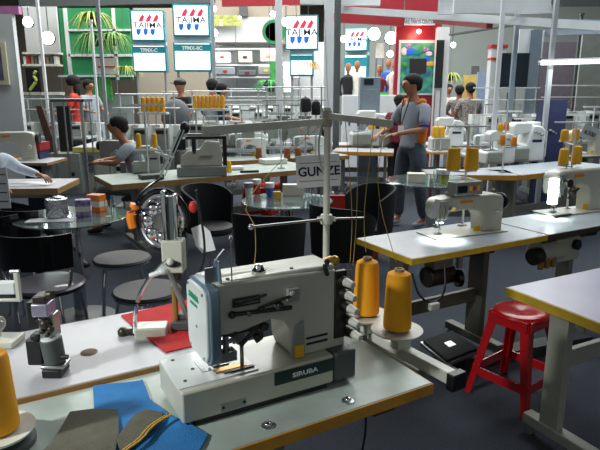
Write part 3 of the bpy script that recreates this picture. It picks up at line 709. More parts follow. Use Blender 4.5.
# second machine on the right of that table
q = at(556, 218, .75)
m2 = lockstitch('beige heavy sewing machine with bright glass lamp at the right edge of the picture', Vector((q.x, q.y+.02, .751)), A2-R(5), 'machine_beige', under=True, s=1.12)
MB().lo(-.045, .0, -.01, .03, .08, .235).build('lamp_glass', 'lit_led', m2, .004)
MB().lo(-.03, .12, -.02, .0, .008, .016).build('work_guide', 'black', m2)
g = MB(); g.rod((.09, .02, .20), (.09, -.01, .20), .03, .026, 24); g.ball((.15, .02, .14), .025); g.rod((.13, .03, .1), (.2, .02, .16), .008); g.build('tension_parts', 'dark_steel', m2)
lp = Vector(m2.location)+Vector((-.04, -.03, .09))
spot('machine_lamp', lp, lp+Vector((.02, .0, -1)), 3.5, 120, (.9, 1, .98), .01, .6)
P0 = Vector((atd(569, 190, 3.95).x, 3.95, .751))
s_ = stand('white thread stand at the right carrying four orange cones', P0, .62, ((-.15, .15),), (), rz=0)
for px, py, h, r in ((564, 164, .085, .033), (576, 163, .09, .033), (564, 185-2, .115, .042), (577, 181, .125, .042)):
    pass
for px, py, h, r, nm in ((564, 141, .085, .03, 'upper left'), (575, 140, .085, .03, 'upper right'), (563, 165, .12, .036, 'lower left'), (576, 163, .125, .036, 'lower right')):
    b = atd(px, py, 3.95 if h > .1 else 4.15); w_ = b-P0
    MB().lathe([(.008, -.008), (.036, -.006), (.038, 0), (.008, 0)], w_, 20).build('cone_disc', 'disc_white', s_)
    MB().rod((0, 0, w_.z-.012), (w_.x, w_.y, w_.z-.008), .005).build('disc_arm', 'machine_white', s_)
    small_cone(b+Z*.0005, 'thread_gold', 'orange thread cone at the right edge, %s of the four under the price card' % nm, None, h, r)
o = thing('price_card', 'tilted white card with printed figures above the orange cones at right', 'card', atd(590, 133, 3.8), 0)
MB().lo(-.06, .06, -.001, .001, -.045, .045).build('card', 'paper', o)
text('6,500', .04, 'ink_black', o, (0, -.003, -.005), (R(90), 0, 0), 'lettering', sx=.9)
o.rotation_euler = (0, R(22), 0)
# motor, treadle parts beneath the middle table
mb0 = MIDO+U2*.36+V2*.2
o = thing('machine_motor', 'dark motor with round black pulley hanging under the middle table', 'motor', Vector((mb0.x, mb0.y, .45)), A2)
MB().rod((-.08, 0, .1), (.1, 0, .1), .06, n=24).build('motor_body', 'dark_steel', o, .006)
MB().rod((.10, -.05, .08), (.13, -.06, .08), .05, n=28).build('pulley', 'black_gloss', o, .004)
MB().lo(-.06, .08, -.04, .04, .15, .22).build('mounting_bracket', 'frame_grey', o)
MB().rod((.12, -.05, .14), (.12, -.05, .24), .018).build('pulley_guard', 'steel', o)
q = at(556, 262, .5)
o = thing('machine_motor', 'beige and dark motor unit with black knob under the right end machine', 'motor', Vector((q.x-.05, q.y+.05, .42)), A2)
MB().rod((-.1, 0, .14), (.12, 0, .14), .075, n=24).build('motor_body', 'machine_beige', o, .006)
MB().lo(.05, .28, -.05, .08, .06, .22).build('gear_case', 'machine_beige', o, .01)
MB().rod((-.17, -.03, .13), (-.1, -.03, .13), .055, n=22).build('pulley', 'dark_steel', o, .004)
MB().rod((.22, -.08, .17), (.22, -.05, .17), .035, n=22).build('knob', 'black_gloss', o, .004)
MB().lo(-.08, .24, -.03, .06, .2, .295).build('mounting_bracket', 'dark_steel', o)
for x in (-.12, -.06, .0): MB().rod((x, -.06, .05), (x, -.06, .12), .018).build('terminal', 'brass', o)
q = at(424, 305, .55)
o = thing('knee_lifter', 'thin black rod loop with white pad under the middle table', 'knee lifter', Vector((q.x, q.y, .5)), A2)
MB().tube([(-.06, .03, .215), (-.05, -.01, .11), (.02, -.03, .06), (.12, -.02, .09), (.15, .03, .215)], .005, 8, 2).build('rod', 'black', o)
MB().lo(-.005, .055, -.055, -.03, .035, .07).build('pad', 'disc_white', o, .006)
q0, q1, q2, q3 = at(420, 342, .12), at(452, 331, .14), at(481, 350, .12), at(447, 364, .10)
cen = (q0+q1+q2+q3)/4
o = thing('treadle_pedal', 'black ribbed pedal plate in a silver frame on the floor beside the red stool', 'pedal', (cen.x, cen.y, 0))
rr = [v-Vector((cen.x, cen.y, 0)) for v in (q0, q1, q2, q3)]
def quad(mb, pts, dz):
    A = [mb.bm.verts.new(p) for p in pts]; B = [mb.bm.verts.new(p+Vector((0, 0, dz))) for p in pts]
    mb.bm.faces.new(A); mb.bm.faces.new(B[::-1])
    for k in range(4): mb.bm.faces.new((A[k], A[(k+1) % 4], B[(k+1) % 4], B[k]))
    return mb
c0 = (rr[0]+rr[1]+rr[2]+rr[3])/4
quad(MB(), rr, -.02).build('pedal_frame', 'steel', o, .002)
quad(MB(), [c0+(p-c0)*.9+Vector((0, 0, .002)) for p in rr], .012).build('pedal_pad', 'black_fabric', o)
quad(MB(), [c0+(p-c0)*.2+Vector((0, 0, .013)) for p in rr], .004).build('pedal_badge', 'steel', o)
for a, b in ((0, 1), (3, 2)):
    m_ = (rr[a]+rr[b])/2; MB().rod((m_.x, m_.y, 0), (m_.x, m_.y, m_.z-.02), .012).build('support', 'black', o)
MB().tube([q3-Vector((cen.x, cen.y, 0)), rr[3]+Vector((.06, -.05, -.02))], .006).build('link_rod', 'steel', o)
o = MB().lo(0, 1.1, -.05, .05, 0, .07).build('floor_rail', mat('rail_dark', rgb(45, 48, 50), .6)); qq = at(438, 372, 0); o.location = (qq.x, qq.y+.0, 0); o.rotation_euler = (0, 0, R(20)); o.dimensions
tag(o, 'low dark floor rail between the pedal and the red stool', 'rail')
# ------------------------------------------------------------------ people
def skin_mesh(name, chains, material, parent, sub=2, root=0):
    verts = []; edges = []; rad = []; key = {}
    def vid(p, r):
        k = tuple(round(x, 4) for x in p)
        if k not in key: key[k] = len(verts); verts.append(p); rad.append(r)
        return key[k]
    for ch in chains:
        ids = [vid(p, r) for p, r in ch]
        for a, b in zip(ids, ids[1:]):
            if a != b and (a, b) not in edges and (b, a) not in edges: edges.append((a, b))
    me = bpy.data.meshes.new(name); me.from_pydata([tuple(v) for v in verts], edges, [])
    o = bpy.data.objects.new(name, me); COL.objects.link(o)
    if parent: o.parent = parent
    sk = o.modifiers.new('skin', 'SKIN'); sk.use_smooth_shade = True; sk.branch_smoothing = .4
    if not me.skin_vertices: 
        bpy.context.view_layer.objects.active = o
        me.attributes
    for i, r in enumerate(rad):
        rr_ = r if hasattr(r, '__len__') else (r, r)
        me.skin_vertices[0].data[i].radius = rr_; me.skin_vertices[0].data[i].use_root = (i == root)
    sb = o.modifiers.new('sub', 'SUBSURF'); sb.levels = sub; sb.render_levels = sub
    me.materials.append(M[material]); return o
def person(label, loc, rz, J, shirt='shirt_white', trousers='trousers_dark', s=1, hands=True, sleeve='short', shoes='black', hairstyle='short', accents=None, name='person', skin='skin', legs=True, group=None, hairmat='hair', hat=None):
    o = thing(name, label, 'person', loc, rz, group); o.scale = (s,)*3
    D = dict(pel=(0, 0, .93), waist=(0, 0, 1.05), chest=(0, .01, 1.27), nb=(0, .02, 1.43), nk=(0, .005, 1.50), hd=(0, -.02, 1.60), top=(0, -.01, 1.68),
             sL=(-.18, .01, 1.39), sR=(.18, .01, 1.39), eL=(-.23, .03, 1.12), eR=(.23, .03, 1.12), wL=(-.22, -.07, .88), wR=(.22, -.07, .88),
             hL=(-.10, 0, .90), hR=(.10, 0, .90), kL=(-.11, -.02, .49), kR=(.11, -.02, .49), aL=(-.11, .02, .09), aR=(.11, .02, .09), fdir=(0, -1, 0))
    D.update(J); D = {k: Vector(v) for k, v in D.items()}
    fd = D['fdir'].normalized()
    ch = [[(D['pel'], (.12, .10)), (D['waist'], (.115, .095)), (D['chest'], (.135, .10)), (D['nb'], (.07, .06)), (D['nk'], .048), (D['hd'], (.088, .1)), (D['top'], (.068, .078))]]
    nose = D['hd']+fd*.105+Vector((0, 0, -.01)); ch.append([(D['hd'], (.088, .1)), (nose, .014)])
    chin = D['hd']+fd*.05+Vector((0, 0, -.075)); ch.append([(D['hd'], (.088, .1)), (chin, .03)])
    side = fd.cross(Vector((0, 0, 1))).normalized()
    for sg in (-1, 1): ch.append([(D['hd'], (.088, .1)), (D['hd']+side*sg*.09-fd*.01, .014)])
    for q in 'LR':
        sh, el, wr = D['s'+q], D['e'+q], D['w'+q]
        ch.append([(D['chest'], (.135, .10)), (sh, .055), (sh.lerp(el, .5), .046), (el, .038), (el.lerp(wr, .5), .033), (wr, .024)])
        dr = (wr-el).normalized(); pm = wr+dr*.055
        ch.append([(wr, .024), (pm, (.032, .018))])
        if hands:
            sd = dr.cross(Vector((0, 0, 1)));
            if sd.length < .2: sd = Vector((1, 0, 0))
            sd.normalize(); dn = dr.cross(sd).normalized()
            if dn.z > 0: dn = -dn
            for k, (off, ln) in enumerate(((-.026, .062), (-.009, .075), (.009, .070), (.025, .055))):
                a = pm+sd*off+dr*.02; b = a+dr*ln*.5+dn*.012; c = b+dr*ln*.4+dn*.028
                ch.append([(pm, (.032, .018)), (a, .0095), (b, .0085), (c, .007)])
            a = wr+dr*.02+sd*(-.03); ch.append([(wr, .024), (a, .012), (a+sd*-.018+dr*.035+dn*.01, .009)])
        if legs:
            h, k_, an = D['h'+q], D['k'+q], D['a'+q]
            ch.append([(D['pel'], (.12, .10)), (h, .09), (h.lerp(k_, .5), .075), (k_, .055), (k_.lerp(an, .4), .052), (an, .035), (an+fd*.10+Vector((0, 0, -.05)), .03)])
    skin_mesh('body', ch, skin, o)
    # clothing
    tl = (D['pel']-D['waist']).normalized()
    sc = [[(D['pel']+tl*.05, (.165, .14)), (D['pel'], (.16, .135)), (D['waist'], (.15, .125)), (D['chest'], (.17, .125)), (D['nb']-Vector((0, 0, .01)), (.078, .07))]]
    for q in 'LR':
        sh, el, wr = D['s'+q], D['e'+q], D['w'+q]
        c = [(D['chest'], (.17, .125)), (sh, .072), (sh.lerp(el, .5), .062), (sh.lerp(el, .85), .056)]
        if sleeve == 'long': c += [(el, .050), (el.lerp(wr, .5), .043), (el.lerp(wr, .9), .035)]
        sc.append(c)
    skin_mesh('shirt', sc, shirt, o)
    if legs:
        tc = [[(D['waist']+(D['waist']-D['pel'])*.1, (.135, .115)), (D['pel'], (.145, .125))]]
        for q in 'LR':
            h, k_, an = D['h'+q], D['k'+q], D['a'+q]
            tc.append([(D['pel'], (.145, .125)), (h, .108), (h.lerp(k_, .5), .088), (k_, .07), (k_.lerp(an, .4), .066), (k_.lerp(an, .97), .056)])
        skin_mesh('trousers', tc, trousers, o)
        for q in 'LR':
            an = D['a'+q]; f = D.get('f'+q, fd)
            skin_mesh('shoe', [[(an-f*.03+Vector((0, 0, -.04)), .045), (an+f*.05+Vector((0, 0, -.05)), (.045, .036)), (an+f*.15+Vector((0, 0, -.06)), (.042, .028))]], shoes, o, 1)
    if hairstyle == 'short':
        c = D['hd']-fd*.032+Vector((0, 0, .042))
        hb_ = MB(); hb_.ball(c, (.102, .102, .090), 18)
        hb_.ball(c-fd*.04-Vector((0, 0, .05)), (.075, .065, .065)); hb_.ball(c+fd*.045+Vector((0, 0, .035)), (.06, .05, .035)); hb_.build('hair', hairmat, o)
    elif hairstyle == 'long':
        c = D['hd']-fd*.02+Vector((0, 0, .03)); hb_ = MB(); hb_.ball(c, (.11, .115, .105), 18); hb_.ball(c-fd*.05-Vector((0, 0, .14)), (.10, .06, .14)); hb_.build('hair', hairmat, o)
    if hat:
        c = D['hd']-fd*.01+Vector((0, 0, .05)); h_ = MB(); h_.ball(c, (.10, .105, .075)); h_.box(c+fd*.11+Vector((0, 0, -.01)), (.12, .12, .012)); h_.build('cap', hat, o)
    ey = MB()
    for sg in (-1, 1): ey.ball(D['hd']+fd*.092+side*sg*.032+Vector((0, 0, .018)), .009, 8)
    ey.build('eyes', 'black', o)
    return o, D
# standing man in polo shirt: seen from his left-back side, looking to the left of the picture
mp = at(398, 221, 0)
man, D = person('person standing in grey, orange and blue polo and jeans, reaching to the wooden table end', (mp.x+.08, mp.y-.3, 0), R(-62),
    dict(pel=(0, .0, .96), waist=(0, .02, 1.08), chest=(0, .02, 1.32), nb=(0, -.01, 1.49), nk=(0, -.03, 1.55), hd=(0, -.065, 1.65), top=(0, -.055, 1.74), fdir=(0, -1, 0),
         sL=(-.18, 0, 1.42), sR=(.18, .0, 1.42), eL=(-.24, -.10, 1.18), eR=(.24, -.06, 1.17), wL=(-.13, -.34, 1.10), wR=(.12, -.30, 1.12),
         hL=(-.10, 0, .92), hR=(.10, 0, .92), kL=(-.12, -.06, .50), kR=(.12, .02, .50), aL=(-.12, -.05, .10), aR=(.12, .10, .10)),
    'shirt_grey', 'jeans', 1.01, shoes='shirt_grey')
man.scale = (1.13, 1.13, 1.01)
def pad(root, a, b, r1, r2, m, nm):
    return skin_mesh(nm, [[(Vector(a), r1), (Vector(b), r2)]], m, root, 2)
for sg in (-1, 1):
    pad(man, (sg*.15, -.005, 1.43), (sg*.08, -.005, 1.465), (.074, .078), (.066, .07), 'polo_orange', 'shoulder_panel')
    skin_mesh('side_panel', [[(Vector((sg*.11, -.0, .98)), (.052, .10)), (Vector((sg*.115, .0, 1.12)), (.050, .098)), (Vector((sg*.12, .0, 1.24)), (.055, .09)), (Vector((sg*.12, -.02, 1.32)), (.04, .05))]], 'polo_orange', man, 2)
    e_ = D['eL' if sg < 0 else 'eR']; s__ = D['sL' if sg < 0 else 'sR']
    skin_mesh('cuff', [[(s__.lerp(e_, .78), .064), (s__.lerp(e_, .93), .062)]], 'polo_blue', man, 2)
skin_mesh('collar', [[(Vector((0, -.0, 1.475)), (.075, .07)), (Vector((0, -.022, 1.525)), (.062, .06))]], 'polo_blue', man, 2)
MB().tube([(-.05, -.10, 1.5), (-.03, -.15, 1.3), (0, -.155, 1.2), (.03, -.15, 1.3), (.05, -.10, 1.5)], .005, 6, 2).build('lanyard', 'black', man)
MB().lo(-.04, .04, -.165, -.155, 1.12, 1.2).build('name_badge', 'paper', man)
# seated man, left
sp_ = at(98, 205, 0)
sit = dict(pel=(0, 0, .52), waist=(0, -.02, .64), chest=(0, -.10, .86), nb=(0, -.17, 1.01), nk=(0, -.20, 1.07), hd=(0, -.24, 1.18), top=(0, -.23, 1.27), sL=(-.19, -.12, .97), sR=(.19, -.12, .97),
           eL=(-.25, -.26, .80), eR=(.25, -.26, .80), wL=(-.12, -.42, .80), wR=(.14, -.44, .80), hL=(-.10, -.02, .50), hR=(.10, -.02, .50), kL=(-.14, -.44, .50), kR=(.14, -.44, .50), aL=(-.13, -.40, .09), aR=(.14, -.48, .09))
hp = atd(127, 175, 6.55)
person('seated person in grey shirt with grey trousers leaning left over a machine', (hp.x+.17, hp.y, 0), R(-75), sit, 'shirt_grey', 'trousers_grey', 1.02, hairstyle='short')
o = thing('sewing_chair', 'plain dark seat under the seated person in grey shirt', 'chair', (hp.x+.17, hp.y, 0))
MB().lo(-.2, .2, -.2, .2, .36, .40).build('seat', 'seat_dark', o, .015)
for a in (-1, 1):
    for b in (-1, 1): MB().rod((a*.17, b*.17, 0), (a*.17, b*.17, .36), .012).build('leg', 'chrome', o)
# person at the left edge, white shirt
hp2 = atd(-26, 160, 5.05)
person('person in white long sleeved shirt at left edge with forearm on table', (hp2.x-.02, hp2.y+.05, 0), R(62),
    dict(sit, eL=(-.27, -.28, .83), wL=(-.19, -.54, .79), eR=(.32, -.14, .86), wR=(.30, -.46, .815), kL=(-.14, -.42, .50), aL=(-.14, -.80, .16), aR=(.2, -.95, .14), kR=(.2, -.5, .48)), 'shirt_white', 'trousers_dark', 1.02, sleeve='long')
o = thing('round_stool', 'dark seat under the white shirted person at left edge', 'stool', (hp2.x-.02, hp2.y+.05, 0))
MB().lathe([(.01, .36), (.17, .36), (.18, .38), (.17, .40), (.01, .40)]).build('seat', 'seat_dark', o)
for a in range(4): MB().rod((.14*math.cos(a*1.57), .14*math.sin(a*1.57), .36), (.17*math.cos(a*1.57), .17*math.sin(a*1.57), 0), .011).build('leg', 'chrome', o)
# people further back: (px, head top py, Y, label, shirt, trousers, rz, hair, hat, height)
far = [(72, 70, 11.0, 'person with long dark hair and red front bent over the counter at far left', 'box_red', 'trousers_dark', R(-80), 'long', None),
       (88, 77, 12.5, 'person in dull blue top standing before the green wall', 'shirt_grey', 'trousers_dark', R(60), 'short', None),
       (180, 75, 10.2, 'person in black cap and dark shirt below the large lit sign', 'trousers_dark', 'trousers_dark', R(-30), 'none', 'black'),
       (212, 76, 10.6, 'person in pale top with dark hair right of the capped one', 'shirt_grey', 'trousers_dark', R(160), 'short', None),
       (222, 80, 10.35, 'person bending in dark top between cone racks and white posts', 'navy_cloth', 'trousers_dark', R(100), 'short', None),
       (460, 83, 12.6, 'person in patterned shirt, left one of the back-turned pair at right', 'batik', 'trousers_dark', R(170), 'short', None),
       (471, 80, 11.6, 'person in patterned shirt seen from behind, right one of the pair', 'batik', 'trousers_grey', R(185), 'short', None),
       (449, 82, 14.5, 'person in white shirt with dark tie beyond the patterned shirt pair', 'shirt_white', 'trousers_dark', R(10), 'short', None),
       (400, 92, 9.0, 'person in maroon top mostly hidden behind the standing polo shirt man', 'maroon', 'trousers_dark', R(160), 'short', None)]
for px, py, Y, lb, sh_, tr_, rz, hs, hat in far:
    q = atd(px, py, Y); s = max(.80, min(1.12, q.z/1.77))
    person(lb, (q.x, Y, 0), rz, dict(eL=(-.24, -.06, 1.14), wL=(-.15, -.25, 1.1), eR=(.24, -.06, 1.14), wR=(.15, -.25, 1.1)), sh_, tr_, s, hands=True, hairstyle=hs, hat=hat)
# ------------------------------------------------------------------ glass tables, chairs, things on them
def glass_table(label, c, r, h=.75, col=.045):
    o = thing('glass_table', label, 'table', (c.x, c.y, 0))
    MB().lathe([(.01, h-.012), (r-.004, h-.012), (r, h-.008), (r, h-.003), (r-.004, h), (.01, h)], n=56).build('glass_top', 'glass_top', o)
    MB().lathe([(.05, h-.016), (.11, h-.015), (.11, h-.0125), (.05, h-.0125)], n=24).rod((0, 0, .03), (0, 0, h-.015), col, n=24).build('column', 'chrome', o)
    MB().lathe([(.24, 0), (.24, .012), (.12, .03), (.05, .04)], n=40).build('base', 'panel_dark', o)
    return o
gc = at(78, 213, .75)
G1 = glass_table('round glass table with chrome column holding boxes and a foil bundle at left', Vector((gc.x+.0, gc.y-.1, 0)), .375)
gc = at(287, 200, .75)
G2 = glass_table('round glass table behind the hanging white sign with cups and small boxes', Vector((gc.x, gc.y, 0)), .36)
gc = at(430, 180, .75)
G3 = glass_table('round glass table holding a tissue box in front of the standing man', Vector((gc.x+.02, gc.y, 0)), .45)
def boxy(name, label, px, py, w_, d_, h_, m, rz=0, cat='box', band=None, z=.75):
    q = at(px, py, z); o = thing(name, label, cat, Vector((q.x, q.y, z+.0008)), rz)
    MB().lo(-w_/2, w_/2, -d_/2, d_/2, 0, h_).build('carton', m, o, .003)
    if band: MB().lo(-w_/2-.0006, w_/2+.0006, -d_/2-.0006, d_/2+.0006, h_*.3, h_*.62).build('printed_band', band, o)
    return o
boxy('drink_box', 'purple and white printed box on the left glass table', 84, 216, .10, .07, .115, 'purple', .3, band='box_white')
boxy('snack_box', 'orange and white box behind the purple one on the left glass table', 97, 211, .11, .08, .12, 'orange_plastic', -.3, band='box_white')
q = at(58, 217, .75)
o = thing('foil_bundle', 'crumpled silver foil wrapped bundle on the left glass table', 'bundle', Vector((q.x, q.y, .7508)))
MB().lathe([(.06, 0), (.075, .01), (.07, .05), (.076, .09), (.07, .125), (.05, .13)], n=18).build('foil_wrap', 'foil', o); MB().ball((0.01, 0, .125), (.05, .045, .02)).build('crumpled_top', 'foil', o)
def glass(label, px, py, h_=.11, r=.032, m='clear', z=.75):
    q = at(px, py, z); o = thing('drinking_glass', label, 'glass', Vector((q.x, q.y, z+.0008)))
    MB().lathe([(r*.8, 0), (r, h_), (r*.92, h_), (r*.74, .008), (.002, .008)], n=20).build('glass_body', m, o); return o
glass('clear drinking glass right of the orange box on left glass table', 110, 216)
q = at(52, 220, .75)
tag(MB().box((q.x+.0, q.y-.01, .7525), (.30, .12, .002), .12).build('paper_sheet', 'paper'), 'white paper sheet at the front of the left glass table', 'paper')
q = at(28, 184, .75)
tag(MB().box((q.x, q.y, .7525), (.42, .26, .002), .08).build('paper_sheet', 'paper'), 'white papers lying beside the white-sleeved hand on the left edge table', 'paper')
q = atd(3, 188, 4.3)
o = thing('notice_card', 'upright grey white card with dark printed lines at the left edge', 'card', q)
MB().lo(-.14, .045, -.002, .002, -.16, .16).build('card', 'paper', o)
g = MB()
for k in range(4): g.lo(-.1, .03, -.004, -.002, .1-.07*k, .108-.07*k)
g.build('printed_line', 'ink_black', o); MB().rod((-.05, .0, -.16), (-.05, 0, -q.z), .01).build('stand_rod', 'steel', o)
# middle glass table items
boxy('tissue_box', 'white square carton standing on the middle glass table behind the sign', 293, 195, .17, .09, .09, 'box_white', .05)
def cup(label, px, py, m, r=.035, h_=.11, lid=None):
    q = at(px, py, .75); o = thing('paper_cup', label, 'cup', Vector((q.x, q.y, .7508)))
    MB().lathe([(r*.75, 0), (r, h_), (r*.9, h_), (r*.7, .01)], n=20).build('cup_body', m, o)
    MB().lathe([(r*.98+.001, h_*.7), (r+.002, h_), (r+.002, h_+.006), (.004, h_+.006)], n=20).build('cup_rim', lid or 'paper', o); return o
cup('blue and white paper cup on the middle glass table', 270, 197, 'box_blue')
cup('clear white plastic cup at the left of the middle glass table', 249, 197, 'paper', lid='steel')
cup('red topped cup beside the white plastic cup on the middle glass table', 257, 193, 'box_red')
boxy('snack_box', 'small yellow box next to the blue cup on the glass table', 277, 199, .06, .04, .06, 'box_yellow', .2)
glass('clear glass standing right of the white carton under the sign', 308, 199, .09)
# right glass table items
boxy('tissue_box', 'cream tissue box on the right glass table before the standing man', 416, 182, .165, .12, .085, 'box_white', -.1, band=None)
glass('tall clear glass right of the cream tissue box', 436, 184, .12)
cup('yellow green printed cup on the right glass table behind the lamp-lit machine', 444, 183, 'leaf_yellow', .05, .12)
cup('purple tinted cup between the glass and the yellow green cup', 439, 180, 'purple', .035, .1)
q = at(393, 184, .75)
tag(MB().box((q.x, q.y, .7525), (.12, .09, .002), .5).build('paper_sheet', 'paper'), 'small white paper at the left rim of the right glass table', 'paper')
# black armchairs
def armchair(label, loc, rz, first=[None], group=None):
    if first[0]: return dup(first[0], label, loc, rz)
    o = thing('armchair', label, 'chair', loc, rz)
    MB().lathe([(.02, .40), (.22, .40), (.245, .43), (.24, .46), (.2, .475), (.02, .475)], n=36).build('seat', 'seat_dark', o)
    b = MB(); n = 18; A = []
    for k in range(n+1):
        a = R(-15)+R(210)*k/n; x, y = .27*math.cos(a), .25*math.sin(a); t = abs(k-n/2)/(n/2)
        top = .82-.10*t**3; r2 = 1.06
        A.append([b.bm.verts.new(v) for v in ((x, y, .44), (x*r2*1.03, y*r2*1.03, top), (x*r2*1.03+x*.10, y*r2*1.03+y*.10, top), (x*1.10, y*1.10, .43))])
    for p_, q_ in zip(A, A[1:]):
        for k in range(4): b.bm.faces.new((p_[k], p_[(k+1) % 4], q_[(k+1) % 4], q_[k]))
    b.bm.faces.new(A[0]); b.bm.faces.new(A[-1][::-1]); b.build('backrest', 'black_fabric', o)
    for x, y in ((-.2, -.17), (.2, -.17), (-.2, .2), (.2, .2)): MB().rod((x*.9, y*.9, .41), (x*1.1, y*1.1, 0), .012).build('leg', 'chrome', o)
    first[0] = o; return o
for lb, px, py, Y, rz in (
    ('black tub armchair directly behind the big machine, in front of the middle glass table', 270, 300, 3.75, R(165)),
    ('black tub armchair right of the thread stand pole', 342, 262, 4.0, R(140)),
    ('black tub armchair left of the standing man behind the threads', 366, 246, 4.75, R(-60)),
    ('black tub armchair left of the middle glass table under the long table', 212, 244, 4.75, R(60))):
    q = atd(px, py, Y); o = armchair(lb, (q.x, Y, 0), rz); o.scale = (.8, .8, .97)
def bistro(label, loc, rz, back=True, seat='seat_reflection', r=.18):
    o = thing('bistro_chair' if back else 'round_stool', label, 'chair' if back else 'stool', loc, rz)
    MB().lathe([(.02, .445), (r, .445), (r+.012, .455), (r, .468), (r*.6, .462), (.02, .46)], n=36).build('seat', seat, o)
    MB().lathe([(r-.012, .432), (r+.004, .432), (r+.004, .446), (r-.012, .446)], n=36).build('seat_ring', 'black' if back else 'chrome', o)
    for k in range(4):
        a = R(45+90*k); x, y = math.cos(a), math.sin(a)
        MB().tube([(x*(r-.03), y*(r-.03), .44), (x*r, y*r, .30), (x*(r+.03), y*(r+.03), 0)], .0095, 8, 1).build('leg', 'chrome', o)
    if back:
        b = MB(); n = 14; A = []
        for k in range(n+1):
            a = R(30)+R(120)*k/n; x, y = (r+.04)*math.cos(a), (r+.02)*math.sin(a)
            A.append([b.bm.verts.new(v) for v in ((x, y, .60), (x*1.04, y*1.06, .80), (x*1.1, y*1.12, .80), (x*1.06, y*1.06, .60))])
        for p_, q_ in zip(A, A[1:]):
            for k in range(4): b.bm.faces.new((p_[k], p_[(k+1) % 4], q_[(k+1) % 4], q_[k]))
        b.bm.faces.new(A[0]); b.bm.faces.new(A[-1][::-1]); b.build('backrest', 'black_gloss', o)
        for sx in (-1, 1): MB().tube([(sx*r*.8, r*.4, .45), (sx*(r+.03)*.9, r*.6, .55), (sx*(r+.03)*.88, r*.62, .70)], .009, 8, 1).build('back_post', 'chrome', o)
    return o
q = at(122, 258, .46); bistro('round stool with dark seat and chrome legs right of the left glass table', (q.x, q.y, 0), R(20), False, 'seat_dark', .185)
q = at(147, 290, .46); bistro('round dark stool half hidden behind the chrome button machine', (q.x, q.y, 0), R(50), False, 'seat_dark', .185)
q = at(48, 283, .46); bistro('black backed chair with pinkish reflection painted on its seat behind the small press head', (q.x, q.y, 0), R(178), True, 'seat_reflection', .20)
q = at(45, 251, .46); bistro('black backed chair with pinkish reflection painted on its seat, further back, beside the left glass table', (q.x-.05, q.y, 0), R(150), True, 'seat_reflection', .20)
q = at(-4, 262, .46); bistro('black backed chair cut by the left edge beside the white shirted person', (q.x-.05, q.y, 0), R(200), True, 'seat_dark', .20)
for k, (px, py, lb) in enumerate(((250, 232, 'red plastic stool under the left side of the middle glass table'), (266, 226, 'red plastic stool under the centre of the middle glass table'))):
    q = at(px, py, .1); o = dup(st, lb, (q.x+.0, q.y+.75, 0), R(20+30*k))
tag(MB().lo(-.25, .25, -.02, .02, 0, .62).build('display_board', 'box_red'), 'orange red board standing behind the chairs right of the hanging sign', 'board').location = (atd(353, 237, 5.3).x, 5.3, 0)
# ------------------------------------------------------------------ machines in the middle distance
def on(px, py, z=.751, dx=0, dy=0):
    q = at(px, py, z); return Vector((q.x+dx, q.y+dy, z))
# dark open frame machine on the long table
o = thing('sewing_machine', 'grey sewing machine with dark open frame and metal ruler arm on the long table', 'sewing machine', on(176, 178, .751, 0, .05), R(12))
MB().lo(0, .5, 0, .22, 0, .10).build('base', 'machine_grey', o, .01)
MB().prism([(.04, .1), (.46, .1), (.46, .22), (.44, .34), (.30, .35), (.24, .27), (.12, .25), (.05, .20)], .05, .17, 'y').build('arm', 'machine_beige', o, .012)
MB().lo(.0, .10, .03, .2, .27, .38).lo(.1, .5, .06, .1, .37, .40).lo(.47, .51, .06, .1, .08, .40).lo(.16, .2, .05, .09, .22, .38).build('open_frame', 'black', o, .004)
MB().lo(.12, .45, .10, .16, .40, .425).build('top_cover', 'machine_grey', o, .004)
MB().lo(.24, .36, .035, .05, .19, .21).build('bright_plate', 'steel', o)
MB().rod((-.16, -.06, .02), (.05, -.03, .47), .012).rod((-.12, -.06, .02), (.09, -.03, .47), .006).rod((-.2, -.06, .26), (-.02, -.04, .20), .012).rod((-.17, -.06, .32), (-.06, -.04, .12), .010).build('ruler_arm', 'machine_white', o)
MB().rod((-.02, .05, .24), (.08, .05, .46), .022).ball((.10, .05, .49), (.05, .05, .06)).build('dark_arm', 'black', o)
small_cone(on(223, 178, .751, 0, .45)+Z*.0, 'thread_gold', 'golden cone right of the dark framed machine on the long table', None, .13, .035)
GB = 'brown and orange cones on tables behind the sign'
for px, py, m, lb in ((258, 160, 'thread_brown', 'brown thread cone on the rear brown-edged table, left one'), (287, 162-2, 'thread_brown', 'rust brown thread cone left of the pair beside the hanging sign'), (298, 160, 'thread_brown', 'rust brown thread cone right of the pair beside the hanging sign')):
    small_cone(on(px, py, .751, 0, .15), m, lb, None, .15, .042)
lockstitch('white sewing machine on the rear table behind the dark framed machine', on(228, 156, .751, 0, .05), R(10), 'machine_white', s=1.1)
lockstitch('cream sewing machine with lamp glow behind the rust brown cones', on(278, 154, .751, 0, .2), R(8), 'machine_beige', s=1.35)
o = overlock('white overlock machine left end of the long table beside the seated person', on(120, 178, .751, .05, .28), R(20), 'machine_grey', s=.95)
lockstitch('grey sewing machine under the seated person leaning arm', on(118, 172, .751, 0, .9), R(170), 'machine_grey', s=1.0)
for px, lb in ((139, 'left'), (155, 'right')):
    b = atd(px, 148, 5.65)
    o = small_cone(b, 'thread_gold', 'golden cone on a pin in front of the seated person machine, %s one' % lb, None, .15, .028)
b0_ = atd(147, 149, 5.65)
o = thing('thread_stand', 'thin white stand holding two golden cones left of the dark framed machine', 'thread stand', (b0_.x, 5.65, .751))
MB().rod((0, 0, 0), (0, 0, b0_.z-.751+.45), .008).build('pole', 'machine_white', o); MB().lo(-.13, .13, -.01, .01, b0_.z-.751-.02, b0_.z-.751-.002).build('cross_arm', 'machine_white', o)
MB().lo(-.2, .2, -.01, .01, b0_.z-.751+.42, b0_.z-.751+.44).build('top_arm', 'machine_white', o)
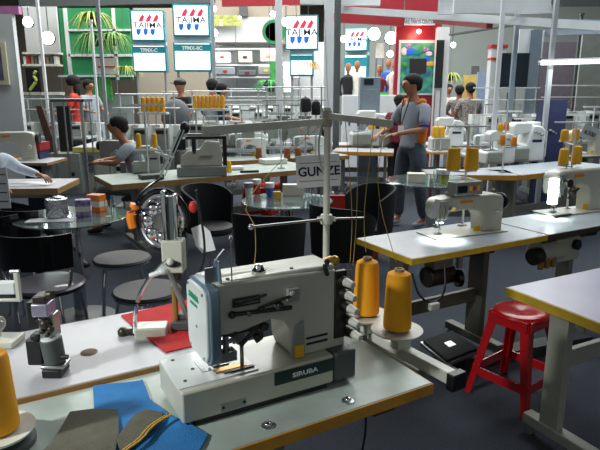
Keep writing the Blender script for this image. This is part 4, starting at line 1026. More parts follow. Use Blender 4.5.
# pale things lying on the long table
tag(MB().box(on(228, 172)+Z*.02+Vector((0, .2, 0)), (.28, .14, .035), .3).build('fabric_pile', 'paper', bevel=.01), 'pale folded fabric pile on the long table right of the dark framed machine', 'fabric')
tag(MB().box(on(235, 173)+Z*.012+Vector((.15, .05, 0)), (.2, .05, .02), .2).build('tool_case', 'black', bevel=.004), 'flat black case on the long table', 'case')
# right side overlocks
ov = [((503, 168), 'white overlock machine at the left on the right rear table', R(15), 'machine_white', 1.3, .3), ((527, 166), 'white overlock machine at the centre of the right rear table', R(10), 'machine_white', 1.6, .35),
      ((552, 163), 'white overlock machine right of centre on the right rear table', R(20), 'machine_white', 1.55, .5)]
for (px, py), lb, rz, m, s_c, dy in ov: overlock(lb, on(px, py, .751, -.08, dy), rz, m, s=s_c)
lockstitch('grey sewing machine bed behind the orange cones at the right edge', on(590, 160, .751, -.1, .3), R(18), 'machine_beige', s=1.3)
P0 = Vector((atd(505, 160, 5.9).x, 5.95, .751))
s_ = thing('thread_stand', 'white thread stand with four orange cones on the right rear table', 'thread stand', P0)
MB().rod((0, 0, 0), (0, 0, .75), .009).build('pole', 'machine_white', s_); MB().lathe([(.035, 0), (.03, .01), (.01, .014)], n=16).build('base', 'frame_grey', s_)
for px, py, h, r, m, nm in ((502, 145, .11, .033, 'thread_orange', 'lower left'), (513.5, 146, .10, .033, 'thread_orange', 'lower right'), (500, 131, .08, .03, 'thread_gold', 'upper left'), (506, 130, .09, .032, 'thread_orange', 'upper right')):
    b = atd(px, py, 5.87 if py > 140 else 6.05); w_ = b-P0
    MB().lathe([(.008, -.008), (.036, -.006), (.038, 0), (.008, 0)], w_, 16).build('cone_disc', 'disc_white', s_); MB().rod((0, 0, w_.z-.012), (w_.x, w_.y, w_.z-.008), .005).build('disc_arm', 'machine_white', s_)
    small_cone(b+Z*.0005, m, 'orange cone on the white overlock stand, %s of its four' % nm, None, h, r)
# machine behind the standing man, on its own low rail table
def simple_table(label, a, L, D, rz, edge='ochre_edge', top='white_laminate'):
    return sewing_table(label, a, L, D, top, edge, rz=rz, legx=(.2, -.2), castors=False, width=.2)
simple_table('pale table behind the standing man with two white machines', at(335, 147, .75)+Vector((0, .35, 0)), 2.6, .6, R(3))
qq = atd(362, 152, 8.95)
overlock('white overlock machine behind the wooden table end with golden cones on top', Vector((qq.x-.15, 9.0, .751)), R(5), 'machine_white', s=1.9)
qq = atd(385, 152, 8.95); overlock('white overlock machine just left of the standing man', Vector((qq.x-.1, 9.05, .751)), R(5), 'machine_white', s=1.75)
qq = atd(444, 152, 8.5); 
simple_table('pale table right of the standing man under white computer controlled machine', Vector((atd(430, 150, 8.2).x, 8.2, 0)), 1.4, .7, R(2))
overlock('white overlock machine immediately right of the standing man', Vector((atd(432, 150, 8.5).x, 8.5, .751)), R(0), 'machine_white', s=1.6)
for px, py, lb in ((372, 129, 'golden cone above the white machine behind the wooden table end, left'), (383, 129, 'golden cone above the white machine behind the wooden table end, right'), (435, 137, 'golden cone right of the standing man, left'), (441, 137, 'golden cone right of the standing man, right')):
    Y = 8.8 if px < 400 else 8.35; b = atd(px, py, Y)
    o = stand('thin pin stand under %s' % lb, (b.x, Y, .751), max(.1, b.z-.755), ((-.06, .06),)); small_cone(b, 'thread_gold', lb, None, .16, .055)
# ------------------------------------------------------------------ booths and hall behind
def fr(px0, py0, px1, py1, Y):
    a = atd(px0, py0, Y); b = atd(px1, py1, Y); return min(a.x, b.x), max(a.x, b.x), min(a.z, b.z), max(a.z, b.z)
def slab(mb, px0, py0, px1, py1, Y, d=.06, floor=False):
    x0, x1, z0, z1 = fr(px0, py0, px1, py1, Y)
    if floor: z0 = 0
    mb.lo(x0, x1, Y, Y+d, z0, z1); return mb
def one(name, label, cat, m, rects, Y, d=.06, floor=False, bevel=0):
    mb = MB()
    for r in rects: slab(mb, *r, Y, d, floor)
    return tag(mb.build(name, m, bevel=bevel), label, cat)
# hall fittings
struct(MB().lo(*fr(330, 0, 620, 40, 19)[:2], 19, 19.2, 0, 6).build('wall_right_rear', 'grey_wall'))
one('booth_wall', 'white partition wall at the far left with a framed picture', 'partition', 'white_wall', [(-30, 14, 21, 100)], 9.0, .1, True)
o = thing('framed_picture', 'cream framed picture with dark purple image on the left partition', 'picture', atd(0, 63, 8.96))
x0, x1, z0, z1 = fr(-12, 42, 10, 85, 8.96); c = Vector(o.location)
MB().lo(x0-c.x, x1-c.x, -.02, .03, z0-c.z, z1-c.z).build('frame', mat('frame_cream', rgb(215, 208, 180), .5), o, .004)
MB().lo(x0-c.x+.07, x1-c.x-.07, -.025, -.018, z0-c.z+.07, z1-c.z-.08).build('artwork', mat('artwork', rgb(60, 50, 75), .5, 0, .5, 3, c2=rgb(130, 120, 150)), o)
one('banner_board', 'pink-lilac strip board on top of the left partition', 'board', mat('pink_strip', rgb(190, 120, 170), .6), [(-20, 6, 19, 13.9)], 9.0, .1)
# green booth
GY = 14.0
gw = thing('booth_wall', 'green booth wall divided by white mullions behind the hanging plants', 'partition', (atd(120, 60, GY).x, GY, 0)); c = Vector(gw.location)
def sub(name, m, parent, rects, Y, d=.05, c=None, floor=False):
    c = c or Vector(parent.location); mb = MB()
    for r in rects:
        x0, x1, z0, z1 = fr(*r, Y)
        if floor: z0 = 0
        mb.lo(x0-c.x, x1-c.x, Y-c.y, Y-c.y+d, z0-c.z, z1-c.z)
    return mb.build(name, m, parent)
sub('green_panel', 'green_wall', gw, [(58, 8, 133, 80)], GY, .08)
sub('mullion', 'white_paint', gw, [(68, 29, 133, 31), (68, 54, 133, 56.5), (66, 8, 69, 80), (114, 8, 116, 80), (58, 75, 133, 77)], GY-.05, .05)
sub('lower_panel', 'green_bright', gw, [(92, 77, 112, 100)], GY-.02, .08)
one('partition_wall', 'bright white booth panel left of the green wall under spotlights', 'partition', 'white_wall', [(22, 6, 60, 55)], GY+.3, .08)
o = one('poster_board', 'cream poster board with orange print below the hanging plants', 'poster', 'box_white', [(95, 58, 118, 74)], GY-.4, .04)
sub('printed_line', 'box_red', o, [(98, 66, 115, 67.5)], GY-.42, .01, Vector((0, 0, 0)))
one('booth_back_wall', 'pale grey booth back behind the lit signs and the dark dressed people', 'partition', 'beige_wall', [(133, 8, 214, 100)], GY+1.2, .1, True)
one('booth_back_wall', 'low pale counter wall under the green booth wall', 'partition', 'grey_wall', [(22, 96, 133, 110)], GY+.2, .1, True)
o = one('goods_shelf', 'warm lit display shelf of goods behind the left partition', 'shelf', 'box_white', [(22, 52, 58, 54), (22, 64, 58, 66), (22, 92, 60, 95)], GY-.4, .3)
rnd = random.Random(3)
for k in range(9):
    x0 = 23+k*3.8; one('display_garment', 'small garment number on shelf'.replace('number on shelf', ['cream folded', 'red folded', 'tan folded', 'grey folded'][k % 4]+' on the warm lit shelf, '+['leftmost','second from left','third from left','fourth from left','middle one','sixth from left','third from right','second from right','rightmost'][k]), 'garment', ['box_white', 'box_red', 'cardboard', 'trousers_grey'][k % 4], [(x0, 57-rnd.random()*3, x0+3, 63.8)], GY-.35, .2)['group'] = 'garments on the warm lit shelf'
o = one('black_poster', 'black poster with pale curved leaf mark behind the left partition', 'poster', 'black', [(25, 68, 41, 92)], GY-.7, .04)
pv = [atd(x, y, GY-.72) for x, y in ((36, 71), (33, 76), (37, 80), (33, 86), (30, 90))]
MB().tube(pv, .035, 6, 2).build('leaf_mark', 'leaf_yellow', o)
# hanging plants
def plant(label, px, py, Y, r, n, m, seed, droop=.5, up=.3, pot=True):
    q = atd(px, py, Y); o = thing('hanging_plant', label, 'plant', q)
    MB().rod((0, 0, 0), (0, 0, 7.95-q.z), .004, n=6).build('hanging_wire', 'panel_dark', o)
    if pot: MB().lathe([(r*.22, -r*.35), (r*.32, 0), (r*.28, .01)], n=14).build('pot', 'black', o)
    rd = random.Random(seed); mb = MB()
    for k in range(n):
        a = rd.random()*6.28; ln = r*(.6+.6*rd.random()); w_ = r*.035
        p0 = Vector((0, 0, 0)); prev = None
        for t in range(6):
            u_ = t/5; p = Vector((math.cos(a)*ln*u_, math.sin(a)*ln*u_, up*r*4*u_*(1-u_)*rd.uniform(.9, 1.1)-droop*r*u_*u_*2*(.4+rd.random()*.2)))
            sd = Vector((-math.sin(a), math.cos(a), 0))*w_*(1.5-u_*1.3)
            A = (mb.bm.verts.new(p-sd), mb.bm.verts.new(p+Vector((0, 0, .005))), mb.bm.verts.new(p+sd))
            if prev:
                mb.bm.faces.new((prev[0], prev[1], A[1], A[0])); mb.bm.faces.new((prev[1], prev[2], A[2], A[1]))
            prev = A
    mb.build('foliage', m, o); return o
plant('yellow-green spiky plant hanging high on the green wall', 92, 18, GY-.8, .5, 70, 'leaf_yellow', 1)
plant('darker green spiky plant hanging below the yellow-green one', 94, 38, GY-.9, .5, 80, 'leaf', 2, .7)
plant('green spiky plant hanging right of the tall grey post', 113, 38, GY-.9, .48, 80, 'leaf', 3, .6)
plant('yellowish plant low beside the lit sign', 126, 70, GY-.8, .35, 60, 'leaf_yellow', 4, .4, pot=False)
plant('green potted bush below the embroidery signs at centre left', 270, 85, 10.6, .35, 60, 'green_bright', 5, .4)
plant('yellow bush of flowers hanging beside the white column at centre', 308, 64, 11.5, .22, 90, 'thread_gold', 6, .5)
plant('yellow green bush right of the red booth column', 450, 76, 15.5, .35, 80, 'leaf_yellow', 7, .5)
# illuminated signs
def lightbox(label, top, low, Y, rz=0, head='', depth=.25):
    x0, x1, z0, z1 = fr(*top, Y); cx = (x0+x1)/2
    lx0, lx1, lz0, lz1 = fr(*low, Y)
    o = thing('illuminated_sign', label, 'sign', (cx, Y, 0), rz); w_ = x1-x0; m_ = w_*.045
    MB().lo(-w_/2, w_/2, 0, depth, z0, z1).build('upper_box', 'teal', o, .006)
    MB().lo(-w_/2+m_, w_/2-m_, -.012, .0, z0+m_, z1-m_).build('upper_face', 'sign_and_booth_glow', o)
    w2 = lx1-lx0
    MB().lo(-w2/2, w2/2, 0, depth, lz0, lz1).build('lower_box', 'teal', o, .006)
    hh = (lz1-lz0)*.30
    MB().lo(-w2/2+m_, w2/2-m_, -.012, 0, lz0+m_, lz1-hh).build('lower_face', 'sign_and_booth_glow', o)
    MB().lo(-w2/2+m_, w2/2-m_, -.012, 0, lz1-hh*.2, lz1-m_*.6).build('top_strip', 'sign_and_booth_glow', o)
    MB().lo(-w2/2, w2/2, depth*.3, depth*.7, lz1, z0).build('link_strip', 'white_paint', o)
    for sx in (-1, 1): MB().rod((sx*w2*.42, depth/2, 0), (sx*w2*.42, depth/2, lz0), .025).build('leg', 'aluminium', o)
    h_ = z1-z0; 
    if head: text(head, hh*.6, 'ink_white', o, (0, -.014, lz1-hh*.66), (R(90), 0, 0), 'lettering', sx=1.0, bold=.004)
    text('TAJIMA', h_*.26, 'ink', o, (0, -.016, z0+h_*.50), (R(90), 0, 0), 'lettering', sx=1.15, bold=.001)
    sc_ = h_*.17
    for k in range(3):
        xx = (k-.9)*w_*.21
        MB().prism([(xx-sc_*.5, z0+h_*.62), (xx+sc_*.35, z0+h_*.63), (xx+sc_*.75, z0+h_*.78), (xx+sc_*.45, z0+h_*.87), (xx-sc_*.1, z0+h_*.76)], -.02, -.013, 'y').build('red_mark', 'logo_red', o)
        xx -= w_*.09
        MB().prism([(xx-sc_*.4, z0+h_*.38), (xx+sc_*.5, z0+h_*.39), (xx+sc_*.4, z0+h_*.26), (xx+sc_*.0, z0+h_*.17), (xx-sc_*.35, z0+h_*.24)], -.02, -.013, 'y').build('blue_mark', 'logo_blue', o)
    return o
lightbox('lit white sign with teal frame, the leftmost, before the green wall', (130, 10, 165, 41), (131, 45, 166, 72), 11.6, R(4), 'TFMX-C')
lightbox('largest lit white sign with teal frame, right of the green wall', (172, 4, 210, 36.5), (172, 42.5, 211, 71.5), 11.0, R(3), 'TFMX-IIC')
lightbox('lit white sign with teal frame cut by the white column at centre', (285, 15, 318, 50), (288, 54, 312, 76), 11.4, R(-3))
lightbox('small far lit white sign with teal side behind the mannequins', (345, 28, 367, 51), (345, 55, 367, 94), 14.0, R(-14), '', .5)
# centre far booth: fascia, shelves
one('booth_fascia', 'broad grey beige fascia above the bright goods shelves', 'fascia', 'beige_wall', [(212, 0, 300, 44)], 17.0, .2)
one('booth_fascia', 'paler lower strip under the broad grey beige fascia', 'fascia', 'white_wall', [(212, 17, 283, 42)], 16.8, .1)
o = one('shop_sign', 'yellow green lettered sign strip at top centre left', 'sign', mat('sign_cream', rgb(225, 200, 160), .5), [(206, 16, 237, 26)], 16.6, .05)
text('TES', .36, mat('x', (0, 0, 0)) and 'leaf_yellow', o, atd(226, 21, 16.58), (R(90), 0, 0), 'lettering', sx=1.5, bold=.02)
one('speaker_box', 'dark box hanging on the beige fascia', 'speaker', 'panel_dark', [(239, 5.5, 247.5, 16.5)], 16.7, .15)
one('booth_back_panel', 'pale back panel of the centre goods booth', 'partition', 'white_wall', [(212, 42, 330, 80)], 17.4, .1, True)
sh_o = thing('display_shelf', 'long white shelves of the centre goods booth', 'shelf', (atd(250, 60, 16.5).x, 16.5, 0))
for (a, b, c_, d_) in ((212, 64, 300, 66), (212, 48, 282, 49.5), (212, 76, 300, 78)): sub('shelf_board', 'white_paint', sh_o, [(a, b, c_, d_)], 16.5, .5)
for k, (a, b, c_, d_, m) in enumerate(((214, 52, 230, 62, 'sign_and_booth_glow'), (238, 51, 252, 63, 'box_white'), (260, 50, 276, 62, 'box_white'), (215, 67, 235, 75, 'shirt_grey'), (238, 70, 256, 76, 'trousers_grey'), (258, 66, 274, 75, 'machine_grey'))):  # first stack glows: bright light on it painted into the material
    o = one('display_goods', 'pale stack of goods %s' % ['at the left of the upper shelf, its brightness a painted glow', 'in the middle of the upper shelf', 'at the right of the upper shelf', 'left on the lower shelf', 'in the middle of the lower shelf', 'right on the lower shelf'][k], 'goods', m, [(a, b, c_, d_)], 16.45, .3, bevel=.03)
    sub('goods_label', ['box_red', 'maroon', 'box_yellow'][k % 3], o, [((a+c_)/2-2, (b+d_)/2-1, (a+c_)/2+2, (b+d_)/2+1)], 16.43, .02, Vector((0, 0, 0)))
one('green_banner', 'narrow bright green banner right of the goods shelves', 'banner', 'green_bright', [(270, 62, 276, 84)], 14.0, .05)
one('glow_column', 'pale column left of the centre white post, its brightness a painted glow', 'column', 'sign_and_booth_glow', [(283.5, 62, 293, 92)], 13.0, .2)  # column is no lamp; its brightness is put in as glow
o = thing('round_sign', 'dark round ring sign cut by the centre post', 'sign', atd(274, 32, 13.5))
MB().lathe([(.20, 0), (.27, 0), (.27, .04), (.20, .04), (.20, 0)], n=30, m=Matrix.Rotation(R(90), 3, 'X')).build('ring', 'green_wall', o); MB().rod((0, .0, .27), (0, 0, 7.98-o.location.z), .008, n=6).build('drop_rod', 'steel', o)
# posts and columns
def post(label, px, py0, Y, wd, m='white_paint', top=3.9, px1=None, name='post'):
    q = atd(px, py0, Y); o = thing(name, label, 'post', (q.x, Y, 0))
    MB().lo(-wd/2, wd/2, -wd/2, wd/2, 0, top).build('shaft', m, o, .004)
    MB().lo(-wd*.8, wd*.8, -wd*.8, wd*.8, 0, .02).build('foot_plate', m, o)
    MB().lo(-wd*.7, wd*.7, -wd*.7, wd*.7, top, top+.04).build('cap', m, o)
    return o
post('slim grey post in front of the hanging plants at left', 102, 60, 8.0, .045, 'aluminium')
post('thin pale post left of the grey post by the plants', 94, 60, 9.5, .035, 'white_paint', 2.7)
post('white post beside the bright panel at left', 41, 40, 11.0, .05, 'white_paint')
post('thin white post right of the largest lit sign', 214, 60, 10.6, .06, 'aluminium')
post('white post between the goods shelves and the centre sign', 279, 60, 9.6, .11, 'white_paint')
post('broad white column left of the red booth', 328.5, 60, 9.0, .14, 'white_paint')
post('grey side column hugging the broad white column', 337, 60, 9.3, .10, 'panel_dark')
post('thin white post at right in front of the dark screen', 499, 60, 7.0, .05, 'white_paint', 2.9)
post('bluish metal post just right of the white one before the screen', 514, 60, 8.0, .06, 'blue_metal', 2.75)
post('thin pale post right of the dark screen near the tube lamp', 551, 60, 7.2, .055, 'aluminium', 2.9)
post('dark thin post far right behind the tube lamp', 577, 60, 11, .05, 'panel_dark', 3)
# red booth
RY = 12.5
rb = thing('red_booth', 'dark red booth wall with sloping white fascia at top centre', 'booth', (atd(420, 60, RY).x, RY, 0))
sub('back_panel', 'red_paint', rb, [(397, 10, 438, 100)], RY, .15, floor=True)
sub('header_box', 'dark_red', rb, [(399, 6, 439, 22)], RY-.3, .3)
hd = sub('header_label', 'white_paint', rb, [(400, 15.5, 435, 25)], RY-.36, .05)
text('SEWING MACHINE', .115, 'ink', hd, atd(417.5, 18.4, RY-.37)-Vector(rb.location), (R(90), 0, 0), 'lettering', sx=.75)
text('SPARE PARTS CENTER', .10, 'ink', hd, atd(417.5, 21.9, RY-.37)-Vector(rb.location), (R(90), 0, 0), 'lettering', sx=.72)
MB().ball(atd(419, 31.5, RY-.1)-Vector(rb.location), .045).build('spot_lamp', 'lit_lamp', rb)
l = bpy.data.lights.new('booth_lamp', 'POINT'); l.energy = 9; l.color = (1, .5, .35); l.shadow_soft_size = .05; lo_ = bpy.data.objects.new('booth_lamp', l); COL.objects.link(lo_); lo_.location = atd(419, 34, RY-.35)
def beam(label, a, b, Y0, Y1, h_, m, name='fascia_beam', d=.1):
    P = atd(*a, Y0); Q = atd(*b, Y1); o = MB(); bar(o, P, Q, d, h_); return tag(o.build(name, m), label, 'beam')
beam('red curved fascia board left of the red booth header', (328, 16), (404, 20), 10.5, 10.0, .20, 'red_paint')
beam('white sloping beam crossing above the red booth', (330, 9), (610, 27), 9.8, 7.0, .10, 'white_paint')
beam('dark red beam above the white sloping beam', (345, 3), (440, 6), 11.5, 11, .28, 'red_paint')
beam('dark red wedge beam right of the booth header', (436, 19), (490, 23), 11.5, 9.0, .16, 'dark_red')
beam('upper white beam at top centre', (300, 0), (380, 2), 9.5, 9.5, .12, 'white_paint')
beam('muted red beam along the top centre edge', (222, 1), (325, -1), 12.5, 12.5, .22, 'red_paint')
beam('grey beam along the top left edge', (20, 3), (215, -1), 13, 13, .16, 'panel_dark')
one('white_fascia', 'large white fascia board at upper right', 'fascia', 'white_paint', [(455, -8, 556, 13)], 7.6, .08)
one('white_fascia', 'grey slatted fascia end left of the large white board', 'fascia', 'aluminium', [(440, -8, 453, 14)], 8.2, .08)
one('booth_column', 'white column right of the red booth poster', 'column', 'white_paint', [(438, 27, 446, 110)], 12.2, .2, True)
one('dark_strip_panel', 'narrow black strip on the booth column side', 'panel', 'black', [(437, 40, 442, 88)], 12.15, .03)
o = thing('framed_poster', 'white framed blue and green picture poster on the red booth', 'poster', atd(418, 65, RY-.04)); c = Vector(o.location)
sub('frame', 'white_paint', o, [(399.5, 40, 436, 95)], RY-.05, .04); sub('picture', 'poster', o, [(401.5, 43, 434.5, 93)], RY-.06, .01)
rd = random.Random(5)
for k in range(14):
    q = atd(rd.uniform(404, 432), rd.uniform(45, 74), RY-.07)-c
    MB().ball(q, (rd.uniform(.05, .12), .005, rd.uniform(.04, .09)), 10).build('printed_patch', ['green_bright', 'logo_blue', 'box_yellow', 'teal', 'box_white', 'purple'][k % 6], o)
MB().box(atd(418, 66, RY-.08)-c, (.36, .01, .30)).build('printed_dark_patch', 'ink_black', o)
# mannequins and grey cabinet
def mannequin(label, px, py, Y, m, h_=.75):
    q = atd(px, py, Y); o = thing('mannequin', label, 'mannequin', q)
    MB().lathe([(.11, -h_), (.14, -h_*.6), (.10, -h_*.3), (.14, -.02), (.13, .08), (.05, .14)], n=16).build('dress', m, o)
    MB().lathe([(.035, .12), (.035, .2), (.06, .24), (.07, .31), (.045, .38), (.01, .39)], n=14).build('head', 'skin' if m != 'black' else 'black', o)
    for sx in (-1, 1): MB().tube([(sx*.13, 0, .06), (sx*.19, 0, -.15), (sx*.15, -.05, -.32)], .03, 8, 1).build('arm', m, o)
    MB().lathe([(.02, -q.z), (.02, -h_)], n=8).lathe([(.16, -q.z), (.16, -q.z+.03), (.03, -q.z+.05)], n=16).build('stand', 'steel', o)
    return o
mannequin('dark patterned mannequin before the far lit sign', 348, 81, 13.0, 'trousers_dark')
mannequin('cream mannequin right of the dark one', 357, 79, 13.0, 'box_white')
mannequin('maroon dressed mannequin right of the grey cabinet', 379, 83, 13.0, 'maroon')
mannequin('white dressed mannequin near the red booth', 394, 78, 13.4, 'box_white')
mannequin('blue dressed mannequin behind the white one', 388, 76, 13.8, 'box_blue')
o = thing('cabinet', 'grey blue metal cabinet left of the standing man', 'cabinet', (atd(370, 100, 9.7).x, 9.7, 0))
zt_ = atd(370, 77, 9.7).z
MB().lo(-.17, .17, 0, .3, 0, zt_).build('body', 'blue_metal', o, .01); MB().lo(-.14, .14, -.012, 0, .1, zt_-.2).build('door', 'blue_metal', o, .003); MB().lo(-.11, .05, -.012, .0, zt_-.13, zt_-.03).build('screen', 'screen', o)
one('display_counter', 'white counter under the mannequins', 'counter', 'white_paint', [(343, 95, 397, 112)], 12.35, .35, True, .01)
one('green_mat', 'green box on the counter beside the mannequins', 'box', 'green_bright', [(373, 92, 388, 96.5)], 12.45, .2)
one('leaflet_board', 'tilted white leaflet panel under the bright lamps', 'panel', 'box_white', [(376, 43, 384, 58)], 14.2, .04)
# spotlights
lamps = [(28, 22, 13.6, .16, 'left of two bright lamps on the white panel'), (48, 38, 13.6, .20, 'right of two bright lamps on the white panel'), (56, 1, 13, .12, 'bright lamp at the top edge left'), (90, 0.5, 13, .13, 'bright lamp at the top edge over the plants'),
         (214, 9, 15, .10, 'lamp right of the largest lit sign top'), (214, 33, 15, .14, 'lamp right of the largest lit sign middle'), (240, 18, 16, .06, 'tiny lamp under the dark speaker box'), (273, 14, 15, .10, 'lamp left of the centre post'), (286, 22, 13, .13, 'lamp on the centre post'),
         (374, 34, 14, .20, 'large bright lamp left of the pair near the red booth'), (391, 38, 14, .20, 'large bright lamp right of the pair near the red booth'), (344, 39, 14.5, .12, 'lamp half behind the white column'), (390, 54, 14.5, .11, 'lower lamp near the red booth'), (555, 25, 9, .06, 'white lamp end on the truss at upper right'), (453, 45, 16, .10, 'lamp right of the booth column')]
for px, py, Y, r, lb in lamps:
    r *= .8; q = atd(px, py, Y); o = thing('spotlight', lb, 'spotlight', q)
    MB().lathe([(r*.9, .0), (r, .05), (r*.6, r*1.1), (r*.3, r*1.3)], n=18, m=Matrix.Rotation(R(-90), 3, 'X')).build('housing', 'panel_dark', o)
    MB().ball((0, -.01, 0), (r*.9, r*.35, r*.9)).build('bulb', 'lit_lamp', o)
    MB().rod((0, .05, 0), (0, .05, 7.95-q.z), .012).build('drop_rod', 'panel_dark', o)
# right hand side: screen, tower, tube lamp, truss
o = thing('display_screen', 'large dark screen on a stand at right behind the posts', 'screen', (atd(513, 70, 9.4).x, 9.4, 0)); c = Vector(o.location)
sub('panel', 'black', o, [(499, 53, 527, 87)], 9.4, .07); sub('glass', 'screen', o, [(500.5, 54.5, 525.5, 85)], 9.39, .01)
MB().rod((0, .1, 0), (0, .1, 1.6), .03).build('stand_pole', 'panel_dark', o)
o = thing('display_tower', 'white tower with red bands left of the dark screen', 'tower', (atd(495, 70, 9.6).x, 9.6, 0))
sub('tower_body', 'white_paint', o, [(492, 47, 501, 110)], 9.6, .18, floor=True); sub('red_band', 'box_red', o, [(491.5, 44.5, 508, 48), (491.5, 57.5, 498, 60)], 9.58, .2)
one('white_banner', 'upright white banner above the dark screen', 'banner', 'white_paint', [(520, 29, 531, 60)], 9.9, .05)
one('white_banner', 'small white banner right of the screen', 'banner', 'white_paint', [(535, 30, 542, 58)], 9.9, .05)
one('partition_wall', 'bluish steel upright panel behind the thin posts', 'panel', 'blue_metal', [(531, 30, 536, 105)], 9.7, .06, True)
one('yellow_poster', 'yellow poster board behind the patterned shirt pair', 'poster', mat('poster_y', rgb(190, 165, 90), .6), [(464, 75, 480, 100)], 15.5, .04)
one('light_blue_panel', 'pale blue panel right of the patterned shirt pair', 'panel', mat('paleblue', rgb(150, 170, 200), .6), [(478, 72, 492, 108)], 13, .05, True)
one('small_picture', 'small grey framed square on the far right wall', 'picture', 'panel_dark', [(472, 66, 479, 74)], 15.6, .04)
o = thing('tube_lamp', 'long glowing tube lamp crossing the right side', 'lamp', atd(574, 61.5, 7.0)); c = Vector(o.location)
a = atd(541, 63, 7.0)-c; b = atd(612, 61, 6.7)-c
MB().rod(a, b, .025, n=14).build('tube', 'lit_tube', o); MB().rod(a+Z*.03, b+Z*.03, .012).build('fitting', 'white_paint', o); MB().rod(a, a+(a-b).normalized()*.03, .026).build('end_cap', 'white_paint', o)
la_ = area('tube_light', tuple(c+Z*-.05), .9, 10, (.9, 1, 1), tuple(c+Vector((0, -.3, -2))), .06)
for k, (a, b, y0, y1, lb) in enumerate((((540, 22), (620, 24), 10, 9, 'upper bluish truss bar at top right'), ((545, 33), (620, 30), 10, 9, 'lower bluish truss bar at top right'), ((450, 35), (520, 24), 12, 11, 'thin grey cable beam on the right wall'))):
    beam(lb, a, b, y0, y1, .10 if k < 2 else .03, 'blue_metal' if k < 2 else 'panel_dark', 'truss_bar')
one('partition_wall', 'dark grey purple panel wall behind the tube lamp', 'partition', mat('dim_purple', rgb(105, 98, 108), .7), [(532, 42, 620, 150)], 13.0, .1, True)
one('roof_edge', 'dark slanted canopy edge at the upper right corner', 'canopy', 'panel_dark', [(556, -10, 640, 3)], 7.5, .3)
one('partition_wall', 'pale upright panel at the far right behind the tube lamp', 'panel', 'machine_grey', [(583, 35, 600, 100)], 11.5, .05, True)
# boards and cabinets at left middle
o = thing('brown_board', 'tall brown leaning board behind the left edge table', 'board', atd(43, 128, 9.0)); c = Vector(o.location)
x0, x1, z0, z1 = fr(36, 106, 50, 152, 9.0); MB().prism([(x0-c.x, z1-c.z), (x1-c.x-.05, z1-c.z), (x1-c.x+.12, z0-c.z), (x0-c.x+.14, z0-c.z)], -.02, .02, 'y').build('board', 'brown_board', o); MB().rod((.05, .02, -c.z), (.05, .02, 0), .02).build('stand_leg', 'panel_dark', o)
one('black_screen_panel', 'black upright panel right of the brown board', 'panel', 'black', [(56, 106, 71, 133)], 9.2, .06, True)
t_ = one('counter_top', 'dark narrow counter the long haired person leans on', 'counter', 'panel_dark', [(50, 99, 84, 102)], 8.3, .35)
for x in (52, 82): sub('leg', 'steel', t_, [(x-.4, 102, x+.4, 140)], 8.35, .05, Vector((0, 0, 0)), True)
o = thing('machine_cabinet', 'pale grey cabinet under the lime edged table', 'cabinet', (atd(66, 160, 8.9).x, 8.9, 0))
MB().lo(-.28, .22, 0, .5, 0, .66).build('body', 'machine_grey', o, .008); MB().lo(-.22, .16, -.012, 0, .1, .55).build('door', 'machine_grey', o, .003); MB().lo(.08, .12, -.03, -.01, .3, .36).build('handle', 'black', o)
o = thing('machine_cabinet', 'pale cabinet by the seated person knees', 'cabinet', (atd(92, 160, 9.0).x, 9.0, 0))
MB().lo(-.2, .25, 0, .4, 0, .70).build('body', 'beige_metal', o, .008); MB().lo(-.12, .05, -.012, 0, .35, .62).build('door', 'trousers_grey', o, .003)
o = one('red_machine_box', 'red and white control box left of the brown board', 'box', 'red_paint', [(22, 143, 40, 151)], 7.2, .3); MB().lo(*fr(22, 151, 40, 165, 7.2)[:2], 7.22, 7.5, 0, fr(22, 151, 40, 165, 7.2)[3]).build('pedestal', 'navy_cloth', o)
# ------------------------------------------------------------------ multi-head embroidery machines and cone rows
def embroidery(label, px0, px1, Y, heads, rz=0, ztop=1.5, zt=.85, group=None, body='machine_white', rack=True):
    a = atd(px0, 100, Y); b = atd(px1, 100, Y); L = (b.x-a.x)/math.cos(rz)
    o = thing('embroidery_machine', label, 'embroidery machine', (a.x, Y, 0), rz, group)
    MB().lo(0, L, -.35, .15, zt-.04, zt).build('table_board', 'blue_laminate', o, .004)
    MB().lo(0, L, .12, .30, ztop-.28, ztop-.12).build('main_beam', body, o, .01)
    for x in (.05, L-.05):
        MB().lo(x-.05, x+.05, -.2, .35, 0, .08).lo(x-.04, x+.04, .1, .3, .08, ztop-.28).build('frame_leg', 'machine_grey', o, .005)
    for k in range(heads):
        x = L*(k+.5)/heads
        h = MB().prism([(-.22, ztop-.42), (.12, ztop-.40), (.16, ztop-.12), (-.14, ztop-.1), (-.24, ztop-.2)], x-.06, x+.06, 'x').build('head', body, o, .012)
        MB().lo(x-.085, x+.085, -.30, -.22, ztop-.42, ztop-.14).build('needle_case', 'machine_grey', h, .006)
        MB().lo(x-.07, x+.07, -.305, -.298, ztop-.22, ztop-.17).build('case_window', 'black', h)
        g = MB()
        for q in range(5): g.rod((x-.05+.025*q, -.27, ztop-.50), (x-.05+.025*q, -.27, ztop-.42), .004, n=6)
        g.build('needle_bars', 'steel', h)
        g = MB(); g.lo(x-.1, x+.1, -.20, -.18, ztop+.03, ztop+.045); g.rod((x-.09, -.19, ztop-.12), (x-.09, -.19, ztop+.035), .006, n=6); g.rod((x+.09, -.19, ztop-.12), (x+.09, -.19, ztop+.035), .006, n=6); g.build('tension_rail', 'steel', h)
        MB().rod((x, -.25, zt), (x, .1, zt), .04, n=14).build('cylinder_bed', body, h)
    if rack:
        MB().lo(0, L, -.02, .25, ztop+.10, ztop+.115).build('cone_rack', body, o, .002)
        for x in (.06, L-.06): MB().rod((x, .15, ztop-.15), (x, .15, ztop+.30), .012, n=8).build('rack_post', 'aluminium', o)
        MB().rod((0, .15, ztop+.29), (L, .15, ztop+.29), .010, n=8).build('guide_rail', 'aluminium', o)
    return o
